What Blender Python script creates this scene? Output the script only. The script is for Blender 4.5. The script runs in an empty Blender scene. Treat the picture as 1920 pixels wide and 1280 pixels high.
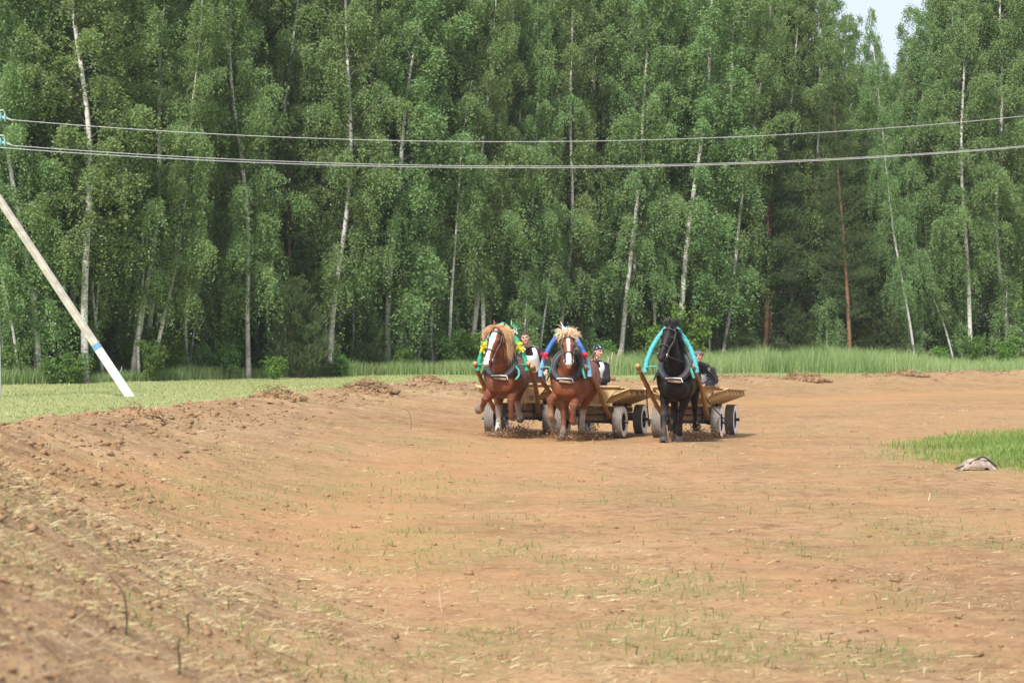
import bpy, bmesh, math, random
import numpy as np
from mathutils import Vector, Matrix, Euler

R = math.radians
sc = bpy.context.scene
COL = sc.collection
rng = np.random.default_rng(7)
random.seed(7)

# ------------------------------------------------------------------ camera, sky, sun, exposure
CAMZ = 1.9
FPX = 4533.0                      # 85 mm lens on a 36 mm sensor, in pixels of a 1920 wide frame
cam_d = bpy.data.cameras.new('camera')
cam = bpy.data.objects.new('camera', cam_d)
COL.objects.link(cam)
cam.location = (0, 0, CAMZ)
cam.rotation_euler = (R(90), 0, 0)
cam_d.lens = 85
cam_d.sensor_width = 36
cam_d.clip_end = 3000
cam_d.dof.use_dof = True
cam_d.dof.focus_distance = 47.0
cam_d.dof.aperture_fstop = 5.0
sc.camera = cam

SUN_EL, SUN_AZ = 46.0, -158.0       # azimuth from +Y (view direction) towards +X
w = bpy.data.worlds.new('World')
sc.world = w
w.use_nodes = True
nt = w.node_tree
nt.nodes.clear()
sky = nt.nodes.new('ShaderNodeTexSky')
sky.sky_type = 'NISHITA'
sky.sun_disc = False
sky.sun_elevation = R(SUN_EL)
sky.sun_rotation = R(SUN_AZ)
sky.air_density = 1.0
sky.dust_density = 4.0
sky.ozone_density = 1.0
cloud = nt.nodes.new('ShaderNodeMixRGB')            # thin bright overcast over the blue
cloud.inputs['Fac'].default_value = 0.62
cloud.inputs['Color2'].default_value = (6.3, 6.9, 8.0, 1)
bg = nt.nodes.new('ShaderNodeBackground')
bg.inputs['Strength'].default_value = 0.092
wo = nt.nodes.new('ShaderNodeOutputWorld')
nt.links.new(sky.outputs['Color'], cloud.inputs['Color1'])
nt.links.new(cloud.outputs['Color'], bg.inputs['Color'])
nt.links.new(bg.outputs['Background'], wo.inputs['Surface'])

sun_d = bpy.data.lights.new('sun', 'SUN')
sun_d.energy = 3.1
sun_d.angle = R(5.0)
sun_d.color = (1.0, 0.955, 0.88)
sun = bpy.data.objects.new('sun', sun_d)
COL.objects.link(sun)
sv = Vector((math.sin(R(SUN_AZ)) * math.cos(R(SUN_EL)), math.cos(R(SUN_AZ)) * math.cos(R(SUN_EL)), math.sin(R(SUN_EL))))
sun.rotation_euler = sv.to_track_quat('Z', 'Y').to_euler()
sun.location = sv * 60

sc.view_settings.view_transform = 'Standard'
sc.view_settings.look = 'None'
sc.view_settings.gamma = 1.0
sc.view_settings.use_curve_mapping = False
sc.view_settings.exposure = 0.90
sc.cycles.max_bounces = 6
sc.cycles.diffuse_bounces = 3
sc.cycles.glossy_bounces = 2
sc.cycles.transmission_bounces = 4
sc.cycles.transparent_max_bounces = 8


def P(px, py, d):
    return np.array([(px - 960.0) * d / FPX, d, CAMZ - (py - 640.0) * d / FPX])


# ------------------------------------------------------------------ helpers
def tag(o, label=None, cat=None, group=None, kind=None):
    if label: o['label'] = label
    if cat: o['category'] = cat
    if group: o['group'] = group
    if kind: o['kind'] = kind
    return o


def link(name, data, parent=None, mat=None):
    o = bpy.data.objects.new(name, data)
    COL.objects.link(o)
    if parent is not None: o.parent = parent
    if mat is not None and data is not None:
        data.materials.clear()
        data.materials.append(mat)
    return o


def empty(name, loc=(0, 0, 0), rz=0.0):
    o = bpy.data.objects.new(name, None)
    COL.objects.link(o)
    o.location = loc
    o.rotation_euler = (0, 0, rz)
    o.empty_display_size = 0.2
    return o


def mesh_np(name, verts, faces, smooth=False, attrs=None):
    """verts (n,3); faces (m,k) int array with one k, or a list of lists"""
    me = bpy.data.meshes.new(name)
    verts = np.asarray(verts, dtype=np.float32)
    if isinstance(faces, np.ndarray):
        m, k = faces.shape
        me.vertices.add(len(verts)); me.loops.add(m * k); me.polygons.add(m)
        me.vertices.foreach_set('co', verts.ravel())
        me.loops.foreach_set('vertex_index', faces.astype(np.int32).ravel())
        me.polygons.foreach_set('loop_start', np.arange(0, m * k, k, dtype=np.int32))
        me.polygons.foreach_set('loop_total', np.full(m, k, dtype=np.int32))
    else:
        me.from_pydata([tuple(v) for v in verts], [], [tuple(f) for f in faces])
    me.update(calc_edges=True)
    me.validate()
    if smooth:
        me.polygons.foreach_set('use_smooth', np.ones(len(me.polygons), dtype=bool))
    for nm, arr in (attrs or {}).items():
        arr = np.asarray(arr, dtype=np.float32)
        if arr.ndim == 1:
            a = me.attributes.new(nm, 'FLOAT', 'POINT'); a.data.foreach_set('value', arr)
        else:
            if arr.shape[1] == 3: arr = np.hstack([arr, np.ones((len(arr), 1), np.float32)])
            a = me.color_attributes.new(nm, 'FLOAT_COLOR', 'POINT'); a.data.foreach_set('color', arr.ravel())
    return me


class MB:
    """collects primitives into one mesh"""
    def __init__(s): s.v = []; s.f = []

    def add(s, vs, fs):
        n = len(s.v)
        s.v += [tuple(map(float, v)) for v in vs]
        s.f += [tuple(i + n for i in f) for f in fs]
        return s

    def box(s, c, size, rot=None, bev=0.0):
        hx, hy, hz = [q / 2 for q in size]
        if bev <= 0:
            vs = [(x, y, z) for x in (-hx, hx) for y in (-hy, hy) for z in (-hz, hz)]
            fs = [(0, 1, 3, 2), (4, 6, 7, 5), (0, 4, 5, 1), (2, 3, 7, 6), (0, 2, 6, 4), (1, 5, 7, 3)]
        else:
            bm = bmesh.new()
            bmesh.ops.create_cube(bm, size=1)
            bmesh.ops.scale(bm, vec=size, verts=bm.verts)
            bmesh.ops.bevel(bm, geom=list(bm.edges), offset=bev, segments=1, affect='EDGES')
            bm.verts.index_update()
            vs = [tuple(v.co) for v in bm.verts]; fs = [tuple(v.index for v in f.verts) for f in bm.faces]
            bm.free()
        M = (rot if rot is not None else Matrix.Identity(3))
        c = Vector(c)
        return s.add([c + M @ Vector(v) for v in vs], fs)

    def beam(s, a, b, wx, wz, up=(0, 0, 1), bev=0.0):
        """rectangular bar from a to b"""
        a = Vector(a); b = Vector(b)
        d = (b - a); L = d.length; d.normalize()
        u = Vector(up); x = d.cross(u)
        if x.length < 1e-4: x = Vector((1, 0, 0))
        x.normalize(); z = x.cross(d)
        M = Matrix((x, d, z)).transposed()
        return s.box((a + b) / 2, (wx, L, wz), M, bev)

    def tube(s, pts, rad, n=8, caps=True, up=None, flat=1.0):
        pts = [Vector(p) for p in pts]
        N = len(pts)
        if not hasattr(rad, '__len__'): rad = [rad] * N
        rad = [(r if hasattr(r, '__len__') else (r, r * flat)) for r in rad]
        tang = []
        for i in range(N):
            a = pts[max(i - 1, 0)]; b = pts[min(i + 1, N - 1)]
            t = (b - a)
            tang.append(t.normalized() if t.length > 1e-9 else Vector((0, 0, 1)))
        u = Vector(up) if up is not None else (Vector((0, 0, 1)) if abs(tang[0].z) < 0.9 else Vector((0, 1, 0)))
        vs = []
        for i in range(N):
            t = tang[i]
            x = u.cross(t)
            if x.length < 1e-5: x = Vector((1, 0, 0))
            x.normalize(); z = t.cross(x)
            u = z if up is None else Vector(up)
            for k in range(n):
                a = 2 * math.pi * k / n
                vs.append(pts[i] + x * (math.cos(a) * rad[i][0]) + z * (math.sin(a) * rad[i][1]))
        fs = [(i * n + k, i * n + (k + 1) % n, (i + 1) * n + (k + 1) % n, (i + 1) * n + k) for i in range(N - 1) for k in range(n)]
        if caps:
            fs.append(tuple(range(n - 1, -1, -1)))
            fs.append(tuple((N - 1) * n + k for k in range(n)))
        return s.add(vs, fs)

    def rings(s, rings, n=16):
        """rings: (centre, side, normal, rs, rn) stacked, closed with caps"""
        vs = []
        for c, sd, nm, rs, rn in rings:
            c = Vector(c); sd = Vector(sd).normalized(); nm = Vector(nm).normalized()
            for k in range(n):
                a = 2 * math.pi * k / n
                vs.append(c + sd * (math.cos(a) * rs) + nm * (math.sin(a) * rn))
        N = len(rings)
        fs = [(i * n + k, i * n + (k + 1) % n, (i + 1) * n + (k + 1) % n, (i + 1) * n + k) for i in range(N - 1) for k in range(n)]
        fs.append(tuple(range(n - 1, -1, -1)))
        fs.append(tuple((N - 1) * n + k for k in range(n)))
        return s.add(vs, fs)

    def ball(s, c, r, rot=None, nu=10, nv=7):
        if not hasattr(r, '__len__'): r = (r, r, r)
        M = rot if rot is not None else Matrix.Identity(3)
        c = Vector(c)
        vs = [c + M @ Vector((0, 0, r[2]))]
        for j in range(1, nv):
            th = math.pi * j / nv
            for k in range(nu):
                a = 2 * math.pi * k / nu
                vs.append(c + M @ Vector((r[0] * math.sin(th) * math.cos(a), r[1] * math.sin(th) * math.sin(a), r[2] * math.cos(th))))
        vs.append(c + M @ Vector((0, 0, -r[2])))
        fs = [(0, 1 + k, 1 + (k + 1) % nu) for k in range(nu)]
        for j in range(nv - 2):
            for k in range(nu):
                a = 1 + j * nu; b = a + nu
                fs.append((a + k, b + k, b + (k + 1) % nu, a + (k + 1) % nu))
        last = len(vs) - 1; a = 1 + (nv - 2) * nu
        fs += [(a + (k + 1) % nu, a + k, last) for k in range(nu)]
        return s.add(vs, fs)

    def lathe(s, prof, c, axis='x', n=28):
        """closed profile of (r, h) spun about an axis"""
        vs = []
        m = len(prof)
        for k in range(n):
            a = 2 * math.pi * k / n
            for r, h in prof:
                if axis == 'x': vs.append((c[0] + h, c[1] + r * math.cos(a), c[2] + r * math.sin(a)))
                else: vs.append((c[0] + r * math.cos(a), c[1] + r * math.sin(a), c[2] + h))
        fs = [(k * m + j, ((k + 1) % n) * m + j, ((k + 1) % n) * m + (j + 1) % m, k * m + (j + 1) % m) for k in range(n) for j in range(m)]
        return s.add(vs, fs)

    def strip(s, pts, wid, side):
        """a ribbon along pts, with widths, spread along side"""
        sd = Vector(side).normalized()
        vs = []
        for p, w_ in zip(pts, wid):
            p = Vector(p); vs += [p - sd * (w_ / 2), p + sd * (w_ / 2)]
        fs = [(2 * i, 2 * i + 1, 2 * i + 3, 2 * i + 2) for i in range(len(pts) - 1)]
        return s.add(vs, fs)

    def mesh(s, name, smooth=False, off=(0, 0, 0)):
        v = np.array(s.v, dtype=np.float32) - np.array(off, dtype=np.float32)
        me = bpy.data.meshes.new(name)
        me.from_pydata([tuple(q) for q in v], [], s.f)
        me.update()
        bm = bmesh.new(); bm.from_mesh(me)
        bmesh.ops.recalc_face_normals(bm, faces=bm.faces)
        bm.to_mesh(me); bm.free()
        if smooth:
            me.polygons.foreach_set('use_smooth', np.ones(len(me.polygons), dtype=bool))
            try: me.set_sharp_from_angle(angle=R(50))
            except Exception: pass
        return me

    def build(s, name, mat, parent=None, smooth=False, off=(0, 0, 0)):
        return link(name, s.mesh(name, smooth, off), parent, mat)


def organic(mb, name, voxel, smooth_it=4, off=(0, 0, 0), fac=0.5):
    """union of the closed pieces in mb, as one continuous smooth surface"""
    me = mb.mesh('tmp')
    o = bpy.data.objects.new('tmp', me); COL.objects.link(o)
    m = o.modifiers.new('r', 'REMESH'); m.mode = 'VOXEL'; m.voxel_size = voxel; m.use_smooth_shade = True
    if smooth_it:
        q = o.modifiers.new('s', 'SMOOTH'); q.iterations = smooth_it; q.factor = fac
    dg = bpy.context.evaluated_depsgraph_get()
    out = bpy.data.meshes.new_from_object(o.evaluated_get(dg))
    bpy.data.objects.remove(o); bpy.data.meshes.remove(me)
    out.name = name
    co = np.empty(len(out.vertices) * 3, np.float32); out.vertices.foreach_get('co', co)
    co = co.reshape(-1, 3) - np.array(off, np.float32)
    out.vertices.foreach_set('co', co.ravel())
    out.polygons.foreach_set('use_smooth', np.ones(len(out.polygons), dtype=bool))
    out.update()
    return out


# ------------------------------------------------------------------ numpy noise
def _hash(ix, iy, seed):
    h = (ix.astype(np.int64) * 374761393 + iy.astype(np.int64) * 668265263 + seed * 974711) & 0x7fffffff
    h = ((h ^ (h >> 13)) * 1274126177) & 0x7fffffff
    h = h ^ (h >> 16)
    return (h & 0xffff) / 65535.0


def vnoise(x, y, seed=0):
    ix = np.floor(x).astype(np.int64); iy = np.floor(y).astype(np.int64)
    fx = x - ix; fy = y - iy
    fx = fx * fx * (3 - 2 * fx); fy = fy * fy * (3 - 2 * fy)
    a = _hash(ix, iy, seed); b = _hash(ix + 1, iy, seed); c = _hash(ix, iy + 1, seed); d = _hash(ix + 1, iy + 1, seed)
    return (a * (1 - fx) + b * fx) * (1 - fy) + (c * (1 - fx) + d * fx) * fy


def fbm(x, y, seed=0, oct=4):
    s = 0; amp = 0.5; tot = 0
    for i in range(oct):
        s = s + amp * vnoise(x * 2 ** i + i * 17.3, y * 2 ** i - i * 9.1, seed + i); tot += amp; amp *= 0.5
    return s / tot


def sstep(a, b, x):
    t = np.clip((x - a) / (b - a), 0, 1)
    return t * t * (3 - 2 * t)


# ------------------------------------------------------------------ materials
class NT:
    def __init__(s, name):
        s.m = bpy.data.materials.new(name); s.m.use_nodes = True
        s.t = s.m.node_tree; s.t.nodes.clear()
        s.out = s.n('ShaderNodeOutputMaterial')

    def n(s, typ, **kw):
        nd = s.t.nodes.new(typ)
        for k, v in kw.items(): setattr(nd, k, v)
        return nd

    def l(s, a, b): s.t.links.new(a, b)

    def noise(s, scale, detail=4, rough=0.6, coord='Object', vec=None, dist=0.0):
        if vec is None:
            tc = s.n('ShaderNodeTexCoord'); vec = tc.outputs[coord]
        nz = s.n('ShaderNodeTexNoise')
        nz.inputs['Scale'].default_value = scale; nz.inputs['Detail'].default_value = detail
        nz.inputs['Roughness'].default_value = rough; nz.inputs['Distortion'].default_value = dist
        s.l(vec, nz.inputs['Vector'])
        return nz.outputs['Fac']

    def ramp(s, fac, stops):
        r = s.n('ShaderNodeValToRGB')
        e = r.color_ramp.elements
        while len(e) < len(stops): e.new(0.5)
        for q, (p, c) in zip(e, stops):
            q.position = p; q.color = (c[0], c[1], c[2], 1) if hasattr(c, '__len__') else (c, c, c, 1)
        s.l(fac, r.inputs['Fac'])
        return r.outputs['Color']

    def mix(s, fac, a, b, mode='MIX'):
        m = s.n('ShaderNodeMixRGB', blend_type=mode)
        for sock, v in ((m.inputs['Fac'], fac), (m.inputs['Color1'], a), (m.inputs['Color2'], b)):
            if hasattr(v, 'links'): s.l(v, sock)
            elif hasattr(v, '__len__'): sock.default_value = (v[0], v[1], v[2], 1)
            else:
                sock.default_value = v if sock.type == 'VALUE' else (v, v, v, 1)
        return m.outputs['Color']

    def attr(s, name, what='Fac'):
        a = s.n('ShaderNodeAttribute'); a.attribute_name = name
        return a.outputs[what]

    def math(s, op, a, b=None):
        m = s.n('ShaderNodeMath', operation=op)
        for i, v in enumerate((a, b)):
            if v is None: continue
            if hasattr(v, 'links'): s.l(v, m.inputs[i])
            else: m.inputs[i].default_value = v
        return m.outputs['Value']

    def bsdf(s, color, rough=0.6, spec=0.3, bump=None, bstr=0.3, bdist=0.02, metal=0.0, sheen=0.0):
        b = s.n('ShaderNodeBsdfPrincipled')
        for sock, v in ((b.inputs['Base Color'], color), (b.inputs['Roughness'], rough)):
            if hasattr(v, 'links'): s.l(v, sock)
            elif hasattr(v, '__len__'): sock.default_value = (v[0], v[1], v[2], 1)
            else: sock.default_value = v
        b.inputs['Specular IOR Level'].default_value = spec
        b.inputs['Metallic'].default_value = metal
        if sheen: b.inputs['Sheen Weight'].default_value = sheen
        if bump is not None:
            bp = s.n('ShaderNodeBump'); bp.inputs['Strength'].default_value = bstr; bp.inputs['Distance'].default_value = bdist
            s.l(bump, bp.inputs['Height']); s.l(bp.outputs['Normal'], b.inputs['Normal'])
        s.l(b.outputs['BSDF'], s.out.inputs['Surface'])
        return b


def simple(name, col, rough=0.6, var=0.25, scale=12, bstr=0.2, spec=0.3, metal=0.0, sheen=0.0, bdist=0.01):
    t = NT(name)
    nz = t.noise(scale)
    c = t.ramp(nz, [(0.25, [q * (1 - var) for q in col]), (0.75, [min(1, q * (1 + var)) for q in col])])
    t.bsdf(c, rough, spec, nz if bstr else None, bstr, bdist, metal, sheen)
    return t.m


def wood(name, a, b, rough=0.65, axis=(1, 12, 12)):
    t = NT(name)
    tc = t.n('ShaderNodeTexCoord'); mp = t.n('ShaderNodeMapping')
    mp.inputs['Scale'].default_value = axis
    oi = t.n('ShaderNodeObjectInfo')
    ad = t.n('ShaderNodeVectorMath', operation='ADD')
    t.l(tc.outputs['Object'], ad.inputs[0])
    cm = t.n('ShaderNodeCombineXYZ'); mm = t.math('MULTIPLY', oi.outputs['Random'], 40.0)
    for i in range(3): t.l(mm, cm.inputs[i])
    t.l(cm.outputs[0], ad.inputs[1]); t.l(ad.outputs[0], mp.inputs['Vector'])
    nz = t.noise(5, 6, 0.65, vec=mp.outputs[0], dist=0.6)
    c = t.ramp(nz, [(0.3, a), (0.7, b)])
    dirt = t.noise(3.0, 3)
    c = t.mix(t.ramp(dirt, [(0.45, 0.0), (0.75, 0.5)]), c, [q * 0.55 for q in a])
    hv = t.n('ShaderNodeHueSaturation')
    t.l(c, hv.inputs['Color'])
    t.l(t.math('ADD', t.math('MULTIPLY', oi.outputs['Random'], 0.3), 0.85), hv.inputs['Value'])
    t.bsdf(hv.outputs['Color'], rough, 0.25, nz, 0.3, 0.01)
    return t.m


def leaf_mat(name, dark, mid, light, trans=0.35, rough=0.5):
    t = NT(name)
    a = t.attr('tint')
    oi = t.n('ShaderNodeObjectInfo')
    f = t.math('ADD', t.math('MULTIPLY', a, 0.8), t.math('MULTIPLY', oi.outputs['Random'], 0.2))
    c = t.ramp(f, [(0.1, dark), (0.5, mid), (0.95, light)])
    hv = t.n('ShaderNodeHueSaturation')
    t.l(t.math('ADD', t.math('MULTIPLY', oi.outputs['Random'], 0.040), 0.490), hv.inputs['Hue'])
    t.l(c, hv.inputs['Color'])
    c = hv.outputs['Color']
    b = t.n('ShaderNodeBsdfPrincipled')
    t.l(c, b.inputs['Base Color']); b.inputs['Roughness'].default_value = rough
    b.inputs['Specular IOR Level'].default_value = 0.22
    tr = t.n('ShaderNodeBsdfTranslucent')
    t.l(t.mix(1.0, c, (1.25, 1.35, 0.6), 'MULTIPLY'), tr.inputs['Color'])
    mx = t.n('ShaderNodeMixShader'); mx.inputs['Fac'].default_value = trans
    t.l(b.outputs[0], mx.inputs[1]); t.l(tr.outputs[0], mx.inputs[2]); t.l(mx.outputs[0], t.out.inputs['Surface'])
    return t.m


M = {}
M['birch_leaf'] = leaf_mat('birch_leaf', (0.140, 0.215, 0.092), (0.210, 0.300, 0.124), (0.310, 0.380, 0.170), 0.42)
M['bush_leaf'] = leaf_mat('bush_leaf', (0.075, 0.140, 0.038), (0.125, 0.215, 0.052), (0.20, 0.30, 0.08))
M['bright_leaf'] = leaf_mat('bright_leaf', (0.09, 0.17, 0.03), (0.15, 0.25, 0.045), (0.22, 0.32, 0.07))
M['pine_needle'] = leaf_mat('pine_needle', (0.055, 0.085, 0.034), (0.090, 0.130, 0.048), (0.140, 0.180, 0.065), 0.2)
M['tall_grass'] = leaf_mat('tall_grass_blade', (0.17, 0.24, 0.085), (0.27, 0.35, 0.14), (0.40, 0.44, 0.23), 0.3, 0.6)
M['mown_grass'] = leaf_mat('mown_grass_blade', (0.20, 0.25, 0.085), (0.32, 0.36, 0.145), (0.46, 0.45, 0.24), 0.2, 0.7)
M['field_grass'] = leaf_mat('field_grass_blade', (0.11, 0.19, 0.045), (0.19, 0.29, 0.075), (0.33, 0.38, 0.13), 0.3, 0.6)
M['weed_blade'] = leaf_mat('weed_blade', (0.10, 0.14, 0.04), (0.17, 0.21, 0.06), (0.30, 0.30, 0.12), 0.25, 0.6)
M['straw'] = leaf_mat('straw', (0.20, 0.13, 0.065), (0.38, 0.265, 0.145), (0.62, 0.49, 0.32), 0.1, 0.6)


def birch_bark():
    t = NT('birch_bark')
    tc = t.n('ShaderNodeTexCoord'); mp = t.n('ShaderNodeMapping')
    mp.inputs['Scale'].default_value = (2.5, 2.5, 9)
    t.l(tc.outputs['Object'], mp.inputs['Vector'])
    nz = t.noise(1.6, 5, 0.7, vec=mp.outputs[0])
    mp2 = t.n('ShaderNodeMapping'); mp2.inputs['Scale'].default_value = (3, 3, 2)
    t.l(tc.outputs['Object'], mp2.inputs['Vector'])
    nz2 = t.noise(0.9, 4, 0.6, vec=mp2.outputs[0])
    c = t.ramp(nz, [(0.36, (0.05, 0.045, 0.04)), (0.44, (0.58, 0.56, 0.52)), (0.7, (0.74, 0.72, 0.67))])
    c = t.mix(t.ramp(nz2, [(0.55, 0.0), (0.72, 0.8)]), c, (0.13, 0.115, 0.095))
    # old cracked bark towards the foot of the trunk
    a = t.attr('foot')
    c = t.mix(t.math('MULTIPLY', a, t.ramp(nz2, [(0.3, 0.4), (0.6, 1.0)])), c, (0.075, 0.065, 0.055))
    oi = t.n('ShaderNodeObjectInfo')
    c = t.mix(t.math('MULTIPLY', oi.outputs['Random'], 0.25), c, (0.30, 0.28, 0.24))
    t.bsdf(c, 0.75, 0.2, nz, 0.4, 0.02)
    return t.m


M['birch_bark'] = birch_bark()
M['limb_bark'] = simple('limb_bark', (0.11, 0.095, 0.08), 0.8, 0.4, 6)
M['pine_bark'] = simple('pine_bark', (0.20, 0.115, 0.065), 0.85, 0.45, 7, 0.5)


def ground_mat():
    t = NT('soil_and_grass')
    tc = t.n('ShaderNodeTexCoord'); v = tc.outputs['Object']
    n1 = t.noise(0.35, 5, 0.6, vec=v); n2 = t.noise(3.2, 6, 0.7, vec=v); n3 = t.noise(22, 5, 0.7, vec=v)
    base = t.ramp(n1, [(0.3, (0.276, 0.166, 0.085)), (0.55, (0.322, 0.200, 0.107)), (0.75, (0.362, 0.241, 0.137))])
    dark = t.ramp(n2, [(0.32, (0.45, 0.41, 0.37)), (0.50, (1.0, 1.0, 1.0)), (0.72, (1.28, 1.27, 1.22))])
    c = t.mix(0.75, base, dark, 'MULTIPLY')
    fine = t.ramp(n3, [(0.30, (0.58, 0.53, 0.49)), (0.46, (1.05, 1.05, 1.04)), (0.70, (1.34, 1.33, 1.29))])
    c = t.mix(0.95, c, fine, 'MULTIPLY')
    # chopped straw and dust trodden into the soil
    st = t.attr('straw')
    sn = t.noise(6.5, 7, 0.75, vec=v)
    c = t.mix(t.math('MULTIPLY', st, t.ramp(sn, [(0.42, 0.0), (0.62, 0.75)])), c, (0.42, 0.325, 0.20))
    # bare orange loam
    c = t.mix(t.math('MULTIPLY', t.attr('bare'), 0.72), c, (0.42, 0.235, 0.112))
    # damp dark churned soil
    c = t.mix(t.math('MULTIPLY', t.attr('churn'), t.ramp(n2, [(0.35, 0.75), (0.65, 0.15)])), c, (0.185, 0.105, 0.060))
    # thin weeds
    wn = t.noise(9, 5, 0.7, vec=v)
    c = t.mix(t.math('MULTIPLY', t.attr('weed'), t.ramp(wn, [(0.40, 0.0), (0.62, 0.6)])), c, (0.20, 0.22, 0.075))
    g = t.ramp(n2, [(0.3, (0.185, 0.215, 0.082)), (0.5, (0.27, 0.295, 0.125)), (0.75, (0.37, 0.36, 0.19))])
    g2 = t.ramp(n2, [(0.3, (0.11, 0.165, 0.045)), (0.6, (0.165, 0.225, 0.065)), (0.8, (0.20, 0.22, 0.08))])
    c = t.mix(t.attr('grass'), c, g)
    c = t.mix(t.attr('lush'), c, g2)
    c = t.mix(t.attr('litter'), c, (0.075, 0.058, 0.036))
    h = t.math('ADD', t.math('MULTIPLY', n3, 0.35), n2)
    t.bsdf(c, 0.95, 0.1, h, 0.85, 0.07)
    return t.m


M['ground'] = ground_mat()
M['soil_clod'] = simple('soil_clod', (0.275, 0.172, 0.096), 0.95, 0.4, 20, 0.5, 0.1)
M['concrete'] = simple('concrete', (0.46, 0.43, 0.365), 0.9, 0.34, 3.2, 0.4)
M['whitewash'] = simple('whitewash', (0.76, 0.76, 0.74), 0.85, 0.16, 4, 0.2)
M['blue_paint'] = simple('blue_paint', (0.16, 0.33, 0.55), 0.6, 0.2, 9)
M['steel'] = simple('steel_wire', (0.50, 0.50, 0.52), 0.45, 0.1, 9, 0, metal=0.6)
M['glass_ins'] = simple('insulator_glass', (0.28, 0.55, 0.55), 0.15, 0.15, 12, 0, 0.6)
M['pale_wood'] = wood('pale_pine_wood', (0.50, 0.33, 0.15), (0.72, 0.53, 0.28))
M['grey_wood'] = wood('weathered_wood', (0.20, 0.135, 0.085), (0.36, 0.25, 0.16))
M['shaft_wood'] = wood('shaft_wood', (0.24, 0.115, 0.040), (0.42, 0.22, 0.085), 0.5, (6, 1, 6))
M['end_wood'] = simple('end_grain', (0.42, 0.26, 0.13), 0.7, 0.2, 30)
M['rubber'] = simple('dusty_rubber', (0.20, 0.175, 0.155), 0.85, 0.3, 10, 0.2)
M['white_rubber'] = simple('white_painted_tyre_wall', (0.86, 0.83, 0.82), 0.6, 0.08, 9, 0.1)
M['black_metal'] = simple('black_metal', (0.022, 0.022, 0.024), 0.45, 0.4, 10, 0.1, 0.5)
M['leather'] = simple('dark_leather', (0.034, 0.036, 0.045), 0.5, 0.35, 9, 0.25, 0.5)
M['strap'] = simple('strap_leather', (0.060, 0.060, 0.055), 0.55, 0.3, 20, 0.1, 0.4)
M['hemp'] = simple('hemp_rope', (0.36, 0.29, 0.20), 0.8, 0.25, 30)
M['teal'] = simple('teal_ribbon', (0.09, 0.35, 0.29), 0.6, 0.2, 14, 0.2)
M['green_cloth'] = simple('green_cloth', (0.04, 0.34, 0.19), 0.6, 0.15, 10, 0.2)
M['cyan_cloth'] = simple('cyan_cloth', (0.085, 0.42, 0.455), 0.65, 0.12, 10, 0.2)
M['blue_cloth'] = simple('blue_cloth', (0.055, 0.16, 0.46), 0.65, 0.15, 10, 0.2)
M['sky_cloth'] = simple('pale_blue_cloth', (0.18, 0.36, 0.53), 0.65, 0.15, 10, 0.2)
M['yellow'] = simple('yellow_ribbon', (0.75, 0.66, 0.04), 0.55, 0.15, 14, 0.2)
M['red'] = simple('red_ribbon', (0.62, 0.03, 0.05), 0.55, 0.15, 14, 0.2)
M['orange'] = simple('orange_ribbon', (0.62, 0.16, 0.05), 0.55, 0.15, 14, 0.2)
M['mint'] = simple('mint_ribbon', (0.16, 0.60, 0.36), 0.55, 0.15, 14, 0.2)
M['white_cloth'] = simple('white_cloth', (0.78, 0.78, 0.78), 0.8, 0.06, 12, 0.3)
M['black_cloth'] = simple('black_cloth', (0.020, 0.019, 0.022), 0.85, 0.3, 12, 0.3, 0.2)
M['brown_cloth'] = simple('dark_brown_cloth', (0.032, 0.023, 0.022), 0.85, 0.3, 12, 0.3, 0.2)
M['navy_cloth'] = simple('navy_cloth', (0.018, 0.022, 0.045), 0.85, 0.3, 12, 0.3, 0.2)
M['grey_cloth'] = simple('grey_blue_cloth', (0.15, 0.18, 0.22), 0.85, 0.6, 45, 0.3, 0.2)
M['skin'] = simple('skin', (0.52, 0.29, 0.215), 0.5, 0.08, 25, 0.05)
M['skin_tan'] = simple('tanned_skin', (0.44, 0.22, 0.15), 0.5, 0.08, 25, 0.05)
M['hair'] = simple('short_dark_hair', (0.050, 0.036, 0.026), 0.7, 0.4, 60, 0.5)
M['brown_hair'] = simple('brown_hair', (0.16, 0.09, 0.045), 0.6, 0.4, 60, 0.5)
M['lip'] = simple('lip', (0.36, 0.13, 0.11), 0.5, 0.05, 10, 0)
M['eye'] = simple('dark_eye', (0.010, 0.008, 0.008), 0.12, 0.1, 5, 0, 0.6)
M['nostril'] = simple('nostril', (0.018, 0.014, 0.014), 0.6, 0.1, 5, 0)
M['hoof'] = simple('hoof_horn', (0.17, 0.15, 0.14), 0.6, 0.3, 15)
M['black_hoof'] = simple('black_hoof_horn', (0.055, 0.05, 0.05), 0.5, 0.3, 15)
M['shoe'] = simple('horseshoe_steel', (0.5, 0.5, 0.5), 0.35, 0.2, 15, 0, metal=0.9)
M['flaxen'] = simple('flaxen_hair', (0.66, 0.43, 0.235), 0.55, 0.3, 40, 0.3)
M['pale_flaxen'] = simple('pale_flaxen_hair', (0.80, 0.61, 0.41), 0.55, 0.25, 40, 0.3)
M['black_hair'] = simple('black_horse_hair', (0.012, 0.011, 0.012), 0.45, 0.3, 40, 0.3, 0.5)
M['rag'] = simple('weathered_bark_piece', (0.30, 0.235, 0.195), 0.9, 0.4, 18, 0.6)
M['rag_pale'] = simple('pale_bark_inside', (0.36, 0.295, 0.245), 0.9, 0.25, 18, 0.5)
M['twig'] = simple('dry_twig', (0.060, 0.048, 0.034), 0.9, 0.3, 20, 0.3)


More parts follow.
